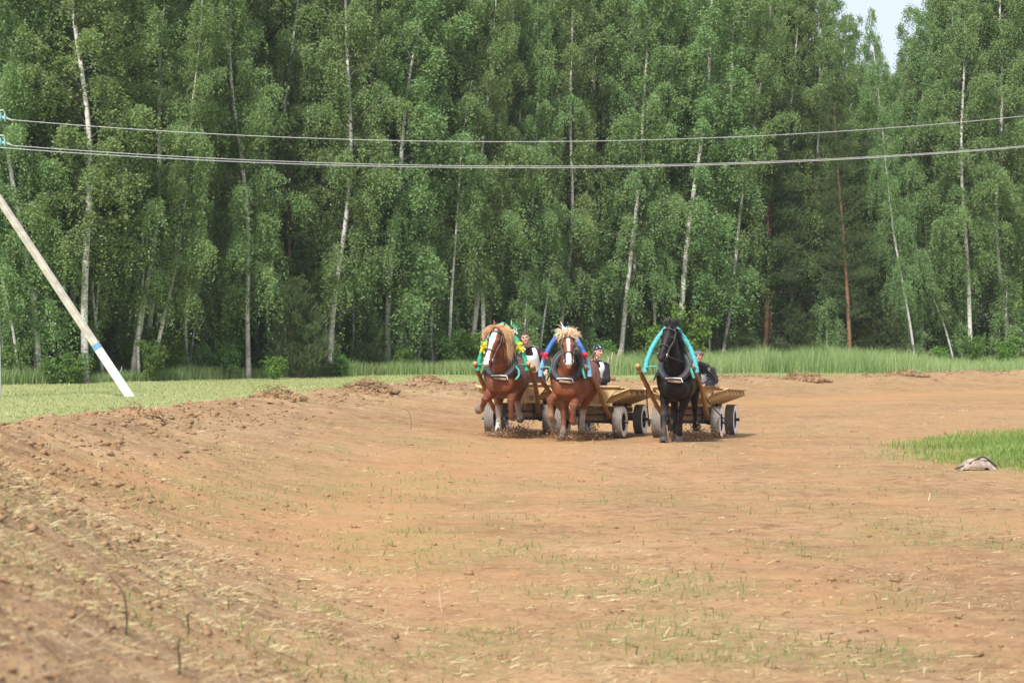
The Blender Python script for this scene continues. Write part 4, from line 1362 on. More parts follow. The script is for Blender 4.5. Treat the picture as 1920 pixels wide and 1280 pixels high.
def hair(name, mat, parent, roots, n, L, width, flow, grav, seed, off, curl=.08, spread=.03, k=7):
    """locks: tapering curved strips starting along the polyline roots and blown along flow"""
    g = random.Random(seed)
    mb = MB()
    for i in range(n):
        t = g.random() * (len(roots) - 1); a = int(t); f = t - a
        p = Vector(roots[a]).lerp(Vector(roots[min(a + 1, len(roots) - 1)]), f) + Vector([g.gauss(0, spread) for _ in range(3)])
        fl = flow(t / max(1, len(roots) - 1), g)
        l = L * g.uniform(.55, 1.15); pts = []
        v = Vector(fl).normalized(); c = Vector([g.gauss(0, curl) for _ in range(3)])
        st = l / (k - 1)
        for j in range(k):
            pts.append(p.copy()); v = (v + c * .5 + Vector((0, 0, -grav * st * 6))).normalized(); p = p + v * st
        w_ = width * g.uniform(.6, 1.4)
        mb.tube(pts, [w_ * (.5, .9, 1, .9, .7, .42, .06)[min(6, int(j * 6 / (k - 1)))] for j in range(k)], 5, flat=.45)
    o = mb.build(name, M[mat], parent, True, off); o['kind'] = 'stuff'
    return o


def egg(c, u, sd, a, b1, b2, n=26):
    """egg-shaped loop: b1 towards +u, b2 towards -u"""
    out = []
    for i in range(n):
        t = 2 * math.pi * i / n
        s_ = math.sin(t); q = math.cos(t)
        out.append(Vector(c) + Vector(u) * (q * (b1 if q > 0 else b2)) + Vector(sd) * (s_ * a * (1 - .22 * max(q, 0))))
    return out


def loop_tube(mb, pts, r, n=10, flat=1.0, up=None):
    pts = list(pts) + [pts[0]]
    return mb.tube(pts, r, n, caps=True, flat=flat, up=up)


def bridle(rig, spec, label, mat='strap', reins_to=()):
    hp = spec['hp']; base = hp(.2)
    th = rig.thing('bridle', label, 'bridle', base)
    off = base
    def band(t, rs, rn, nof, frac=(-200, 20), r=.0115):
        pts = []
        for x_ in range(frac[0], frac[1] + 1, 20):
            pts.append(hp(t, rs * math.cos(R(x_)), nof + rn * math.sin(R(x_))))
        return MB().tube(pts, r, 6, flat=1.0)
    band(.10, .128, .150, -.03, (-10, 190)).build('browband', M[mat], th, True, off)
    band(.60, .092, .120, -.005, (0, 340), .0115).build('noseband', M[mat], th, True, off)
    for sx in (-1, 1):
        MB().tube([hp(-.04, sx * .06, .03), hp(.10, sx * .126, .0), hp(.35, sx * .132, -.01), hp(.60, sx * .096, .0), hp(.80, sx * .083, -.005)], .011, 6).build('cheek_strap', M[mat], th, True, off)
        rg = egg(hp(.82, sx * .088, -.01), spec['h'], spec['nrm'], .032, .032, .032, 12)
        loop_tube(MB(), rg, .007, 6).build('bit_ring', M['steel'], th, True, off)
    for sx in (-1, 1):
        pts = [hp(.82, sx * .095, -.03), Vector((sx * .20, -.18, 1.50)), Vector((sx * .33, .25, 1.52)), Vector((sx * .30, 1.0, 1.66)), Vector((sx * .2, 1.8, 1.56))] + [Vector(p) for p in reins_to[:1]]
        MB().tube(smooth_path(pts, 5), .009, 5).build('rein', M['hemp' if spec.get('rope') else mat], th, True, off)
    return th


def smooth_path(pts, m=6):
    """Catmull-Rom through points"""
    P_ = [Vector(p) for p in pts]; P_ = [P_[0] * 2 - P_[1]] + P_ + [P_[-1] * 2 - P_[-2]]
    out = []
    for i in range(1, len(P_) - 2):
        a, b, c, d = P_[i - 1:i + 3]
        for j in range(m):
            t = j / m
            out.append(.5 * ((2 * b) + (c - a) * t + (2 * a - 5 * b + 4 * c - d) * t * t + (3 * b - a - 3 * c + d) * t ** 3))
    out.append(P_[-2])
    return out


def bow_knot(c, size, mat, parent, off, seed, name='ribbon', out=(0, -1, 0)):
    g = random.Random(seed)
    mb = MB()
    c = Vector(c)
    for i in range(4):
        a = R(40 + i * 90 + g.uniform(-25, 25)); d = Vector((math.cos(a), g.uniform(-.5, .2), math.sin(a)))
        p1 = c + d * size * .55 + Vector((0, -.02, .015)); p2 = c + d * size * g.uniform(.85, 1.1)
        sdv = Vector((-d.z, .2, d.x)).normalized()
        # each loop of the bow is a closed band
        pts = [c, c + (d + sdv * .35) * size * .5, p2 + sdv * size * .18, p2 - sdv * size * .18, c + (d - sdv * .35) * size * .5, c]
        mb.strip(smooth_path(pts, 3), [size * .42] * (len(pts) * 3 - 2), (0, 1, .3))
    mb.ball(c + Vector((0, -.03, 0)), size * .22, nu=7, nv=5)
    o = mb.build(name, M[mat], parent, True, off)
    s = o.modifiers.new('thick', 'SOLIDIFY'); s.thickness = .006
    return o


def collar(rig, spec, label, ribbon=True):
    c = Vector((0, -.16, 1.44)); u = Vector((0, .50, .70)).normalized(); sd = Vector((1, 0, 0)); f = sd.cross(u).normalized()
    if f.y > 0: f = -f
    th = rig.thing('horse_collar', label, 'horse collar', (0, -.16, 1.2))
    off = Vector((0, -.16, 1.2))
    lp = egg(c, u, sd, .265, .33, .33, 30)
    mb = MB(); loop_tube(mb, lp, [(.062, .075)] * 31, 10); mb.build('pad', M['leather'], th, True, off)
    # two wooden hames in front of the pad, drawn together by a strap at the bottom
    for sx in (-1, 1):
        pts = [c + u * (-.37 * math.cos(R(x_))) * (1 if x_ < 90 else .95) + sd * (sx * .285 * math.sin(R(x_))) + f * .055 for x_ in range(12, 172, 16)]
        MB().tube(pts, [.030] * len(pts), 8, flat=.7).build('hame', M['leather'], th, True, off)
    p = c - u * .375 + f * .085
    MB().box(p + Vector((0, 0, .018)), (.30, .05, .016), Matrix.Rotation(R(3), 3, 'Y'), .004).box(p + Vector((.02, -.008, -.035)), (.25, .045, .045), Matrix.Rotation(R(6), 3, 'Y'), .008).build('hame_clasp', M['grey_wood'], th, False, off)
    MB().tube([p + Vector((-.15, -.03, .025)), p + Vector((0, -.036, .03)), p + Vector((.15, -.03, .02)), p + Vector((.17, -.02, -.05))], .009, 6).build('hame_strap', M['white_rubber'], th, True, off)
    # flaps of felt under the collar
    for sx in (-1, 1):
        g_ = MB(); pts = [c + sd * sx * .26 - u * .1, c + sd * sx * .36 - u * .22 + Vector((0, .08, 0)), c + sd * sx * .40 - u * .30 + Vector((0, .14, -.02))]
        o = g_.strip(pts, [.20, .16, .06], (0, .8, .4)).build('felt_flap', M['black_cloth'], th, False, off)
        o.modifiers.new('thick', 'SOLIDIFY').thickness = .02
    return th


def shaft_bow(rig, label, mats, top=2.16, half=.50, base=1.37, y0=-.02, bows=(), cx0=0.0):
    """arched bow over the horse's neck, bound in coloured cloth"""
    th = rig.thing('shaft_bow', label, 'shaft bow', (cx0, y0, base))
    off = Vector((cx0, y0, base))
    def pt(x_):
        cx = math.cos(R(x_)); sx = max(0.0, math.sin(R(x_)))
        return Vector((cx0 + half * math.copysign((1 - min(1, sx) ** 1.7 + 1e-9) ** .8, cx), y0 + .05 * sx, base - .06 + (top - base + .06) * sx))
    for i, (a0, a1, m) in enumerate(mats):
        pts = [pt(a0 + (a1 - a0) * k / 12) for k in range(13)]
        MB().tube(pts, .046, 10, flat=.85, up=(0, 1, 0)).build('cloth_binding', M[m], th, True, off)
    # raised turns of the wrapping
    for ang in range(4, 180, 6):
        p = pt(ang); q = pt(ang + 1.2)
        m = next(mm for a0, a1, mm in mats if a0 <= ang <= a1)
        MB().tube([p, q], [.0485, .0472], 10, flat=.86, up=(0, 1, 0)).build('wrap', M[m], th, True, off)
    for i, (ang, size, m) in enumerate(bows):
        bow_knot(pt(ang) + Vector((0, -.07, 0)), size, m, th, off, i + int(size * 100))
        MB().tube([pt(ang - 2.5), pt(ang + 2.5)], .053, 10, flat=.9, up=(0, 1, 0)).build('ribbon_band', M[m], th, True, off)
    return th


def wheel(parent, c, r, wd, off, front=True):
    """pneumatic car wheel with grooved tread and white-painted side walls"""
    w2 = wd / 2
    prof = [(r * .62, -w2 * .80), (r * .80, -w2 * 1.0), (r * .93, -w2 * .92)]
    for k in range(5):                       # tread ribs and grooves
        y = -w2 * .85 + k * w2 * .425
        prof += [(r, y - w2 * .13), (r, y + w2 * .13)]
        if k < 4: prof += [(r * .965, y + w2 * .16), (r * .965, y + w2 * .27)]
    prof += [(r * .93, w2 * .92), (r * .80, w2 * 1.0), (r * .62, w2 * .80)]
    ty = MB().lathe(prof, c, 'x', 36).build('tyre', M['rubber'], parent, True, off)
    for sx in (-1, 1):
        MB().lathe([(r * .60, sx * (w2 * .80 + .006)), (r * .80, sx * (w2 * 1.0 + .006)), (r * .955, sx * (w2 * .90 + .006)), (r * .80, sx * (w2 * .9)), (r * .62, sx * w2 * .74)], c, 'x', 36).build('side_wall', M['white_rubber'], ty, True, off)
    rm = MB()
    rm.lathe([(r * .60, -w2 * .75), (r * .655, -w2 * .82), (r * .655, w2 * .82), (r * .60, w2 * .75)], c, 'x', 30)
    rim = rm.build('rim', M['black_metal'], parent, True, off)
    for k in range(6):
        a = 2 * math.pi * k / 6 + .3
        for sx in (1,):
            p0 = Vector(c) + Vector((w2 * .30, math.cos(a) * r * .12, math.sin(a) * r * .12)); p1 = Vector(c) + Vector((w2 * .55, math.cos(a) * r * .61, math.sin(a) * r * .61))
            MB().beam(p0, p1, .05, .02, up=(1, 0, 0), bev=.004).build('spoke', M['black_metal'], rim, False, off)
    sg = 1 if c[0] > 0 else -1
    h = MB(); h.tube([Vector(c) + Vector((-sg * .06, 0, 0)), Vector(c) + Vector((sg * .10, 0, 0))], .062, 12); h.tube([Vector(c) + Vector((sg * .10, 0, 0)), Vector(c) + Vector((sg * .17, 0, 0))], .034, 10)
    h.build('hub', M['black_metal'], parent, True, off)


def cart(rig, label, seed, deck=1.0, rope=True, extra=0.0):
    g = random.Random(seed)
    ya, yr = 2.4, 4.15                          # front and rear axle
    base = Vector((0, ya, 0)); off = base
    th = rig.thing('horse_cart', label, 'cart', base, 'flat wooden racing carts')
    th.rotation_euler.z -= R(extra)
    r, wd, tr = .305, .185, .59
    for y in (ya, yr):
        MB().tube([(-tr - .04, y, r), (tr + .04, y, r)], .030, 10).build('axle', M['black_metal'], th, True, off)
        for sx in (-1, 1): wheel(th, (sx * tr, y, r), r, wd, off)
    # timber bolsters over the axles
    for y in (ya, yr):
        for k in range(3):
            MB().box((0, y + .02 * k, r + .085 + k * .115), (.86 - .04 * k, .12, .108), None, .008).build('bolster_plank', M['grey_wood'], th, False, off)
        for sx in (-1, 1):
            MB().beam((sx * .30, y - .075, r - .03), (sx * .30, y - .07, r + .36), .05, .018).build('iron_clamp', M['black_metal'], th, False, off)
        MB().tube([(-.34, y - .085, r + .13), (.34, y - .085, r + .15)], .012, 6).build('iron_rod', M['black_metal'], th, True, off)
    # two long bearers
    for sx in (-1, 1):
        MB().beam((sx * .30, ya - .35, r + .42), (sx * .30, yr + .35, r + .40), .09, .11, bev=.008).build('bearer', M['grey_wood'], th, False, off)
    # bed: floor boards, flared ribs and long boards on them
    y0, y1 = ya - .30, yr + .42
    zf = lambda y: .80 - .05 * (y - y0) / (y1 - y0)
    for k in range(5):
        x = -.36 + k * .18
        MB().beam((x, y0, zf(y0)), (x, y1, zf(y1)), .172, .025, bev=.004).build('floor_board', M['pale_wood'], th, False, off)
    ribs = 6
    for k in range(ribs):
        y = y0 + .18 + (y1 - y0 - .30) * k / (ribs - 1)
        z = zf(y) - .02
        for sx in (-1, 1):
            MB().beam((sx * .32, y, z - .085), (sx * .82, y, z + .115 - .02 * k / ribs), .075, .095, bev=.006).build('rib', M['pale_wood'], th, False, off)
    for sx in (-1, 1):
        for k in range(3):
            t = .30 + k * .30
            x = .32 + .50 * t; z = .20 * t - .085 + .048
            MB().beam((sx * x, y0 - .02 * g.random(), zf(y0) + z), (sx * x, y1 + .05 * g.random(), zf(y1) + z - .02), .165, .024, up=(sx * -.38, 0, 1), bev=.004).build('side_board', M['pale_wood'], th, False, off)
    # front board with a rail along its top
    zt = deck
    vs = [(-.36, y0 - .03, .67), (.36, y0 - .03, .67), (.62, y0 - .05, zt - .02), (-.62, y0 - .05, zt - .02)]
    fb = MB(); fb.add(vs + [(x, y + .028, z) for x, y, z in vs], [(0, 1, 2, 3), (7, 6, 5, 4), (0, 4, 5, 1), (1, 5, 6, 2), (2, 6, 7, 3), (3, 7, 4, 0)])
    fb.build('front_board', M['pale_wood'], th, False, off)
    MB().beam((-.68, y0 - .05, zt + .005), (.68, y0 - .05, zt + .005), .10, .035, up=(0, 0, 1), bev=.005).build('front_rail', M['pale_wood'], th, False, off)
    for k in range(6):
        y = y0 + .03 + k * .125
        MB().box((.0, y + .05, zt - .012 - k * .010), (1.28 + .06 * k + .05 * g.random(), .118, .024), Matrix.Rotation(R(g.uniform(-.8, .8)), 3, 'Z'), .004).build('seat_plank', M['pale_wood'], th, False, off)
    MB().box((0, y0 - .01, .655), (1.02, .07, .06), None, .006).build('cross_bar', M['pale_wood'], th, False, off)
    # shafts
    for sx in (-1, 1):
        pts = smooth_path([(sx * .43, ya - .02, r + .04), (sx * .465, ya - .7, .60), (sx * .515, .95, 1.0), (sx * .525, .30, 1.27), (sx * .515, -.06, 1.42)], 6)
        n = len(pts)
        sh = MB().tube(pts, [.044 + .005 * math.sin(i * 1.9 + sx + seed) for i in range(n)], 10).build('shaft', M['shaft_wood'], th, True, off)
        e = pts[-1]; MB().ball(e + Vector((0, -.02, .012)), (.047, .045, .047)).build('shaft_tip', M['end_wood'], sh, True, off)
        MB().tube([e + Vector((sx * -.02, .08, -.06)), e + Vector((0, .13, -.085))], .052, 10).build('leather_loop', M['hemp'], sh, True, off)
        MB().tube([(sx * .43, ya - .10, r + .10), (sx * .43, ya + .05, r + .0)], .07, 10).build('shaft_iron', M['black_metal'], th, True, off)
    if rope:
        for sx in (-1, 1):
            p = smooth_path([(sx * .52, .80, 1.03), (sx * (.56 if sx > 0 else .66), 1.6, .70), (sx * .77, ya - .05, r + .03)], 8)
            MB().tube(p, .013, 6).build('trace_rope', M['black_metal'], th, True, off)
            MB().tube([(sx * .77, ya, r + .05), (sx * .77, ya, r - .10)], [.05, .015], 7).build('rope_end', M['black_metal'], th, True, off)
    return th


# ------------------------------------------------------------------ drivers
def hand(mb, w0, d, side, r=1.0):
    """palm, four curled fingers and a thumb at the wrist w0 pointing along d"""
    d = Vector(d).normalized(); s = Vector(side) - d * Vector(side).dot(d); s.normalize(); n = d.cross(s)
    pm = w0 + d * .05
    mb.rings([(w0, s, n, .026, .020), (w0 + d * .03, s, n, .038, .018), (w0 + d * .075, s, n, .042, .016), (w0 + d * .09, s, n, .038, .012)], 10)
    for k, L in enumerate((.068, .078, .072, .056)):
        b = w0 + d * .082 + s * (-.030 + k * .020)
        mb.tube([b - d * .02, b + d * L * .4, b + d * L * .65 - n * L * .35, b + d * L * .55 - n * L * .75], [.0095, .0095, .0085, .007], 6)
    b = w0 + d * .025 - s * .030
    mb.tube([b, b - s * .022 + d * .03, b - s * .022 + d * .05 - n * .025], [.012, .0105, .008], 6)


def person(rig, spec):
    J = {k: Vector(v) for k, v in spec['J'].items()}
    base = Vector((J['hip'].x, J['hip'].y, spec['seat']))
    th = rig.thing('person', spec['label'], 'person', base)
    off = base
    body = MB(); shirt = MB(); legs = MB(); vest = MB()
    hip, chest, neck, head = J['hip'], J['chest'], J['neck'], J['head']
    yaw = R(spec['yaw']); HR = Matrix.Rotation(yaw, 3, 'Z') @ Matrix.Rotation(R(spec.get('nod', 0)), 3, 'X') @ Matrix.Rotation(R(spec.get('tilt', 0)), 3, 'Y')
    BX = Matrix.Rotation(R(spec.get('byaw', 0)), 3, 'Z') @ Vector((1, 0, 0))
    k = spec.get('k', 1.0)

    def torso(mb, g):
        up = (neck - hip).normalized(); fw = up.cross(BX).normalized()
        mb.rings([(hip - up * .10, BX, fw, .12 * k + g, .10 + g), (hip, BX, fw, .165 * k + g, .125 + g), (hip.lerp(chest, .45), BX, fw, .15 * k + g, .115 + g), (hip.lerp(chest, .85), BX, fw, .17 * k + g, .13 + g),
                  (chest.lerp(neck, .25), BX, fw, .185 * k + g, .125 + g), (chest.lerp(neck, .6), BX, fw, .165 * k + g, .10 + g), (neck - up * .02, BX, fw, .08 + g, .07 + g), (neck, BX, fw, .05 + g, .05 + g)], 16)

    def arms(mb, g, cut=0):
        for s_ in ('l', 'r'):
            sh, el, wr = J['sh' + s_], J['el' + s_], J['wr' + s_]
            e = wr if not cut else el.lerp(wr, .93)
            mb.ball(sh, .068 + g)
            mb.tube([sh, sh.lerp(el, .5), el, el.lerp(e, .35), e], [.062 + g, .054 + g, .045 + g, .044 + g, .030 + g * 1.3], 10)

    def lower(mb, g):
        for s_ in ('l', 'r'):
            kn, an = J['kn' + s_], J['an' + s_]
            hj = hip + BX * (.09 if s_ == 'r' else -.09)
            mb.tube([hj, hj.lerp(kn, .5), kn], [.098 + g, .082 + g, .062 + g], 10)
            mb.tube([kn, kn.lerp(an, .35), an], [.060 + g, .058 + g, .040 + g], 10)
    torso(body, 0); arms(body, 0); lower(body, 0)
    body.tube([neck - (neck - chest).normalized() * .04, neck, head + HR @ Vector((0, .02, -.10))], [.058, .055, .055], 10)
    # head: cranium, jaw, nose, ears, brow, lips
    f = lambda x, y, z: head + HR @ Vector((x, y, z))
    body.ball(f(0, .012, .035), (.077, .098, .092), HR, 14, 10)
    body.ball(f(0, -.020, -.035), (.064, .072, .080), HR, 12, 9)
    body.ball(f(0, -.055, -.085), (.036, .030, .028), HR)
    body.tube([f(0, -.086, .022), f(0, -.104, -.010), f(0, -.110, -.028), f(0, -.090, -.036)], [.010, .013, .016, .010], 8)
    for sx in (-1, 1):
        body.ball(f(sx * .078, .012, -.005), (.012, .022, .034), HR, 8, 6)
        body.ball(f(sx * .032, -.080, .030), (.024, .012, .008), HR, 8, 6)
        body.ball(f(sx * .042, -.066, -.020), (.024, .020, .022), HR, 8, 6)
    for s_ in ('l', 'r'):
        hand(body, J['wr' + s_], J['wr' + s_] - J['el' + s_], BX)
    link('body', organic(body, 'body', .0095, 2, off, .4), th, M[spec.get('skin', 'skin')])
    torso(shirt, .024); arms(shirt, .024, 1)
    shirt.tube([neck - Vector((0, 0, .05)), neck + (head - neck) * .12], [.088, .078], 12)
    link('shirt', organic(shirt, 'shirt', .014, 1, off), th, M[spec['shirt']])
    lower(legs, .034)
    link('trousers', organic(legs, 'trousers', .018, 2, off), th, M[spec['trousers']])
    for s_ in ('l', 'r'):
        an, kn = J['an' + s_], J['kn' + s_]
        d = J.get('toe' + s_, an + Vector((0, -.1, -.12))) - an
        MB().tube([an + (kn - an).normalized() * .05, an, an + d * .5, an + d], [.052, .055, .048, .03], 10).build('shoe', M['black_cloth'], th, True, off)
    # bib vest open at the sides: front and back panel with shoulder straps
    up = (neck - hip).normalized(); fw = up.cross(BX).normalized()
    if fw.y > 0: fw = -fw
    for sgn, nm in ((1, 'vest_front'), (-1, 'vest_back')):
        m = MB(); rows = []
        for t, hw, dep in ((.0, .165, .185), (.25, .165, .180), (.5, .17, .185), (.72, .178, .192), (.86, .172, .180), (.96, .155, .135), (1.02, .125, .06)):
            c = hip.lerp(neck, t); row = []
            for j in range(9):
                a = (j - 4) / 4.0
                if t > .8 and abs(a) < .45: pass
                row.append(c + BX * (a * hw * k) + fw * sgn * (dep * math.cos(a * 1.05)))
            rows.append(row)
        vs = [p for row in rows for p in row]; fs = []
        for i in range(len(rows) - 1):
            for j in range(8):
                if i >= 4 and 2 <= j <= 5 and sgn > 0: continue
                fs.append((i * 9 + j, i * 9 + j + 1, i * 9 + 10 + j, i * 9 + 9 + j))
        o = m.add(vs, fs).build(nm, M['white_cloth'], th, True, off)
        o.modifiers.new('thick', 'SOLIDIFY').thickness = .008
    # hair and headwear
    hm = MB()
    if spec['top'] == 'short':
        hm.ball(f(0, .020, .043), (.087, .106, .096), HR, 16, 12)
        hr = organic(hm, 'hair', .010, 0, off); bm = bmesh.new(); bm.from_mesh(hr)
        inv = HR.transposed(); kill = []
        for v in bm.verts:
            q = inv @ (v.co + off - head)
            if (q.z < .060 and q.y < .0) or q.z < -.045 or (q.z < .03 and q.y < .04): kill.append(v)
        bmesh.ops.delete(bm, geom=kill, context='VERTS'); bm.to_mesh(hr); bm.free()
        link('hair', hr, th, M['hair'])
    else:
        hm.ball(f(0, .020, .040), (.092, .112, .103), HR, 16, 12)
        hr = organic(hm, 'headscarf', .010, 0, off); bm = bmesh.new(); bm.from_mesh(hr)
        inv = HR.transposed(); kill = []; lim = spec.get('brim', .052)
        for v in bm.verts:
            q = inv @ (v.co + off - head)
            if q.z < lim - .55 * max(0, q.y + .05) and q.y < .12: kill.append(v)
        bmesh.ops.delete(bm, geom=kill, context='VERTS'); bm.to_mesh(hr); bm.free()
        if spec['top'] == 'scarf':
            o = link('headscarf', hr, th, M['bandana'])
            MB().ball(f(0, .115, -.02), (.03, .022, .03), HR).tube([f(0, .115, -.02), f(.02, .15, -.07), f(.03, .16, -.13)], [.02, .018, .006], 6, flat=.4).build('scarf_knot', M['bandana'], o, True, off)
            hb = MB()
            for sx in (-1, 1): hb.tube([f(sx * .066, .03, .02), f(sx * .074, .055, -.04), f(sx * .055, .085, -.11), f(sx * .02, .11, -.16)], [.014, .022, .022, .008], 7)
            hb.build('hair', M['brown_hair'], th, True, off)
        else:
            o = link('hair', hr, th, M['hair'])
            pts = [f(.094 * math.cos(R(a)), .016 + .114 * math.sin(R(a)), .050 - .028 * math.sin(R(a))) for a in range(0, 360, 20)]
            mb = MB(); loop_tube(mb, pts, [(.007, .021)] * 19, 6, up=HR @ Vector((0, 0, 1))); mb.build('headband', M['grey_cloth'], th, True, off)
    for sx in (-1, 1):
        MB().ball(f(sx * .032, -.083, .008), (.014, .007, .0065), HR, 8, 6).build('eye', M['eye'], th, True, off)
        MB().tube([f(sx * .014, -.096, .026), f(sx * .034, -.092, .031), f(sx * .054, -.076, .024)], [.004, .006, .004], 6).build('eyebrow', M['hair'], th, True, off)
    MB().tube([f(-.026, -.080, -.060), f(0, -.090, -.062), f(.026, -.080, -.060)], [.004, .007, .004], 6).build('mouth', M['lip'], th, True, off)
    return th


CHEST = (.165, .052, .022)
SOCK = (.56, .50, .45)
DUST = (.30, .25, .21)

# --- turnout on the left: chestnut horse with green bow
r1 = Rig(942, 46.5, 8)
h1 = dict(label='chestnut horse with long flaxen mane and broad white blaze, leftmost in the race', coat=CHEST, coatmat='coat', poll=(-.005, -.56, 2.08), yaw=-16, roll=8, pitch=24, head=.76, leg=.93,
          fl=dict(a=(68, -46, -90), o=-12, o2=-22), fr=dict(a=(66, -14, -85), o=2), hl=dict(a=(-12, 10, 32), y=-.38, dx=.00, z=.035, feather=1), hr=dict(a=(-44, -40, -70), y=-.1, z=.06, dx=-.10, feather=1),
          sock={'hl': (4, SOCK), 'hr': (4, SOCK), 'fl': (7, (.34, .22, .14))}, legcol=(.135, .042, .019),
          face=[('blaze', [0, .12, .30, .5, .75, .95], [.0, .055, .068, .048, .050, .075], (.80, .76, .72), [0, -.01, -.01, -.012, -.012, -.01]), ('muzzle', .92, (.40, .28, .23))])
t1 = horse(r1, h1)
o1 = (0, .6, 0)
crest = [(0, -.50, 2.10), (0, -.36, 2.00), (0, -.20, 1.90), (0, -.02, 1.80), (0, .14, 1.69)]
hair('mane', 'flaxen', t1, crest, 380, .55, .0080, lambda t, g: (.85 + g.gauss(0, .15), .0 + g.gauss(0, .15), .30 - .6 * t + g.gauss(0, .12)), 1.3, 3, o1, .06, .035)
hair('forelock', 'flaxen', t1, [(-.10, -.54, 2.11), (-.02, -.56, 2.13), (.09, -.52, 2.10)], 240, .36, .0075, lambda t, g: ((-.95 if t < .3 else .9) + g.gauss(0, .12), -.15 + g.gauss(0, .12), .62 + g.gauss(0, .08)), (1.5), 4, o1, .04, .022)
hair('tail', 'flaxen', t1, [(0, 1.66, 1.42), (0, 1.69, 1.36)], 40, .9, .018, lambda t, g: (.1 + g.gauss(0, .15), .7, .1), .7, 5, o1)

# --- turnout in the middle: chestnut horse with blue bow
r2 = Rig(1067, 46.0, 12)
h2 = dict(label='chestnut horse with upright blond forelock and narrow white stripe, middle of the race', coat=(.185, .060, .026), coatmat='coat', poll=(.085, -.56, 1.985), yaw=13, roll=0, pitch=32, head=.64,
          fl=dict(a=(76, -14, -50), o=-14), fr=dict(a=(60, -14, -90), o=-8, o2=-5), hl=dict(a=(-8, 10, 40), y=-.46, z=.02, dx=-.06, feather=1), hr=dict(a=(-26, -6, -50), y=-.2, z=.05, o=-22, o2=-6, feather=1),
          sock={'hl': (7, DUST), 'hr': (5, SOCK), 'fl': (6, (.30, .17, .09))}, legcol=(.165, .056, .027), leg=.95,
          face=[('blaze', [0, .10, .30, .55, .62, .95], [.0, .035, .034, .024, .045, .062], (.80, .77, .74), [0, 0, 0, 0, 0, 0]), ('muzzle', .86, (.52, .40, .36))])
t2 = horse(r2, h2)
hair('mane', 'pale_flaxen', t2, crest, 150, .26, .010, lambda t, g: (g.gauss(0, .6), .3, .4 + g.gauss(0, .3)), .8, 13, o1, .14, .03)
hair('forelock', 'pale_flaxen', t2, [(-.03, -.55, 2.03), (.085, -.57, 2.04), (.20, -.54, 2.03)], 520, .155, .0058, lambda t, g: (-.75 + 1.5 * t + g.gauss(0, .3), -.15 + g.gauss(0, .25), .85 + g.gauss(0, .2)), 2.6, 14, o1, .22, .034)
hair('tail', 'flaxen', t2, [(0, 1.66, 1.42), (0, 1.69, 1.36)], 40, .9, .018, lambda t, g: (g.gauss(0, .15), .7, .1), .7, 15, o1)

# --- turnout on the right: black horse with cyan bow
r3 = Rig(1267, 45.2, 9.5)
h3 = dict(label='black horse with raised head and streaming tail, rightmost in the race', coat=(.0095, .0075, .0072), coatmat='black_coat', mud=.22, hoofmat='black_hoof', shoes=True, poll=(-.045, -.56, 2.12), yaw=-13, roll=5, pitch=34, head=.70, ear=-.1,
          fl=dict(a=(8, 3, 24), z=.03, o=-2), fr=dict(a=(-2, -18, -20), o=-16, o2=-6, y=.06, z=.03), hl=dict(a=(-18, 4, 25), y=-.30, dx=.10, z=.06), hr=dict(a=(-22, -18, -80), y=-.25, z=.10, dx=.05),
          sock={'fl': (3, (.030, .031, .036))}, leg=.82,
          face=[('blaze', [0, .2, .5, .8], [.02, .05, .04, .02], (.030, .026, .026), [0, 0, 0, 0]), ('muzzle', .9, (.030, .026, .027))])
t3 = horse(r3, h3)
hair('mane', 'black_hair', t3, [(0, -.50, 2.16), (0, -.36, 2.05), (0, -.20, 1.93), (0, -.02, 1.82), (0, .14, 1.69)], 170, .28, .010, lambda t, g: (.55 + g.gauss(0, .25), .25, .10 + g.gauss(0, .2)), 1.2, 23, o1, .08, .03)
hair('forelock', 'black_hair', t3, [(-.10, -.52, 2.16), (-.04, -.54, 2.18), (.03, -.50, 2.16)], 130, .16, .010, lambda t, g: (.25 + 1.0 * (t - .5) + g.gauss(0, .25), .1, .9 + g.gauss(0, .2)), .5, 24, o1, .14, .02)
hair('tail', 'black_hair', t3, [(0, 1.64, 1.44), (.02, 1.70, 1.36)], 140, .75, .011, lambda t, g: (1.0 + g.gauss(0, .12), .15 + g.gauss(0, .12), .42 + g.gauss(0, .10)), .36, 25, o1, .05, .025, 9)

for rg, sp, nm in ((r1, h1, 'chestnut horse with the green bow'), (r2, h2, 'chestnut horse with the blue bow'), (r3, h3, 'black horse')):
    collar(rg, sp, f'dark leather horse collar with wooden clasp on the {nm}')
    bridle(rg, sp, f'dark strap bridle with reins on the {nm}', reins_to=[(.12, 2.75, 1.25)])

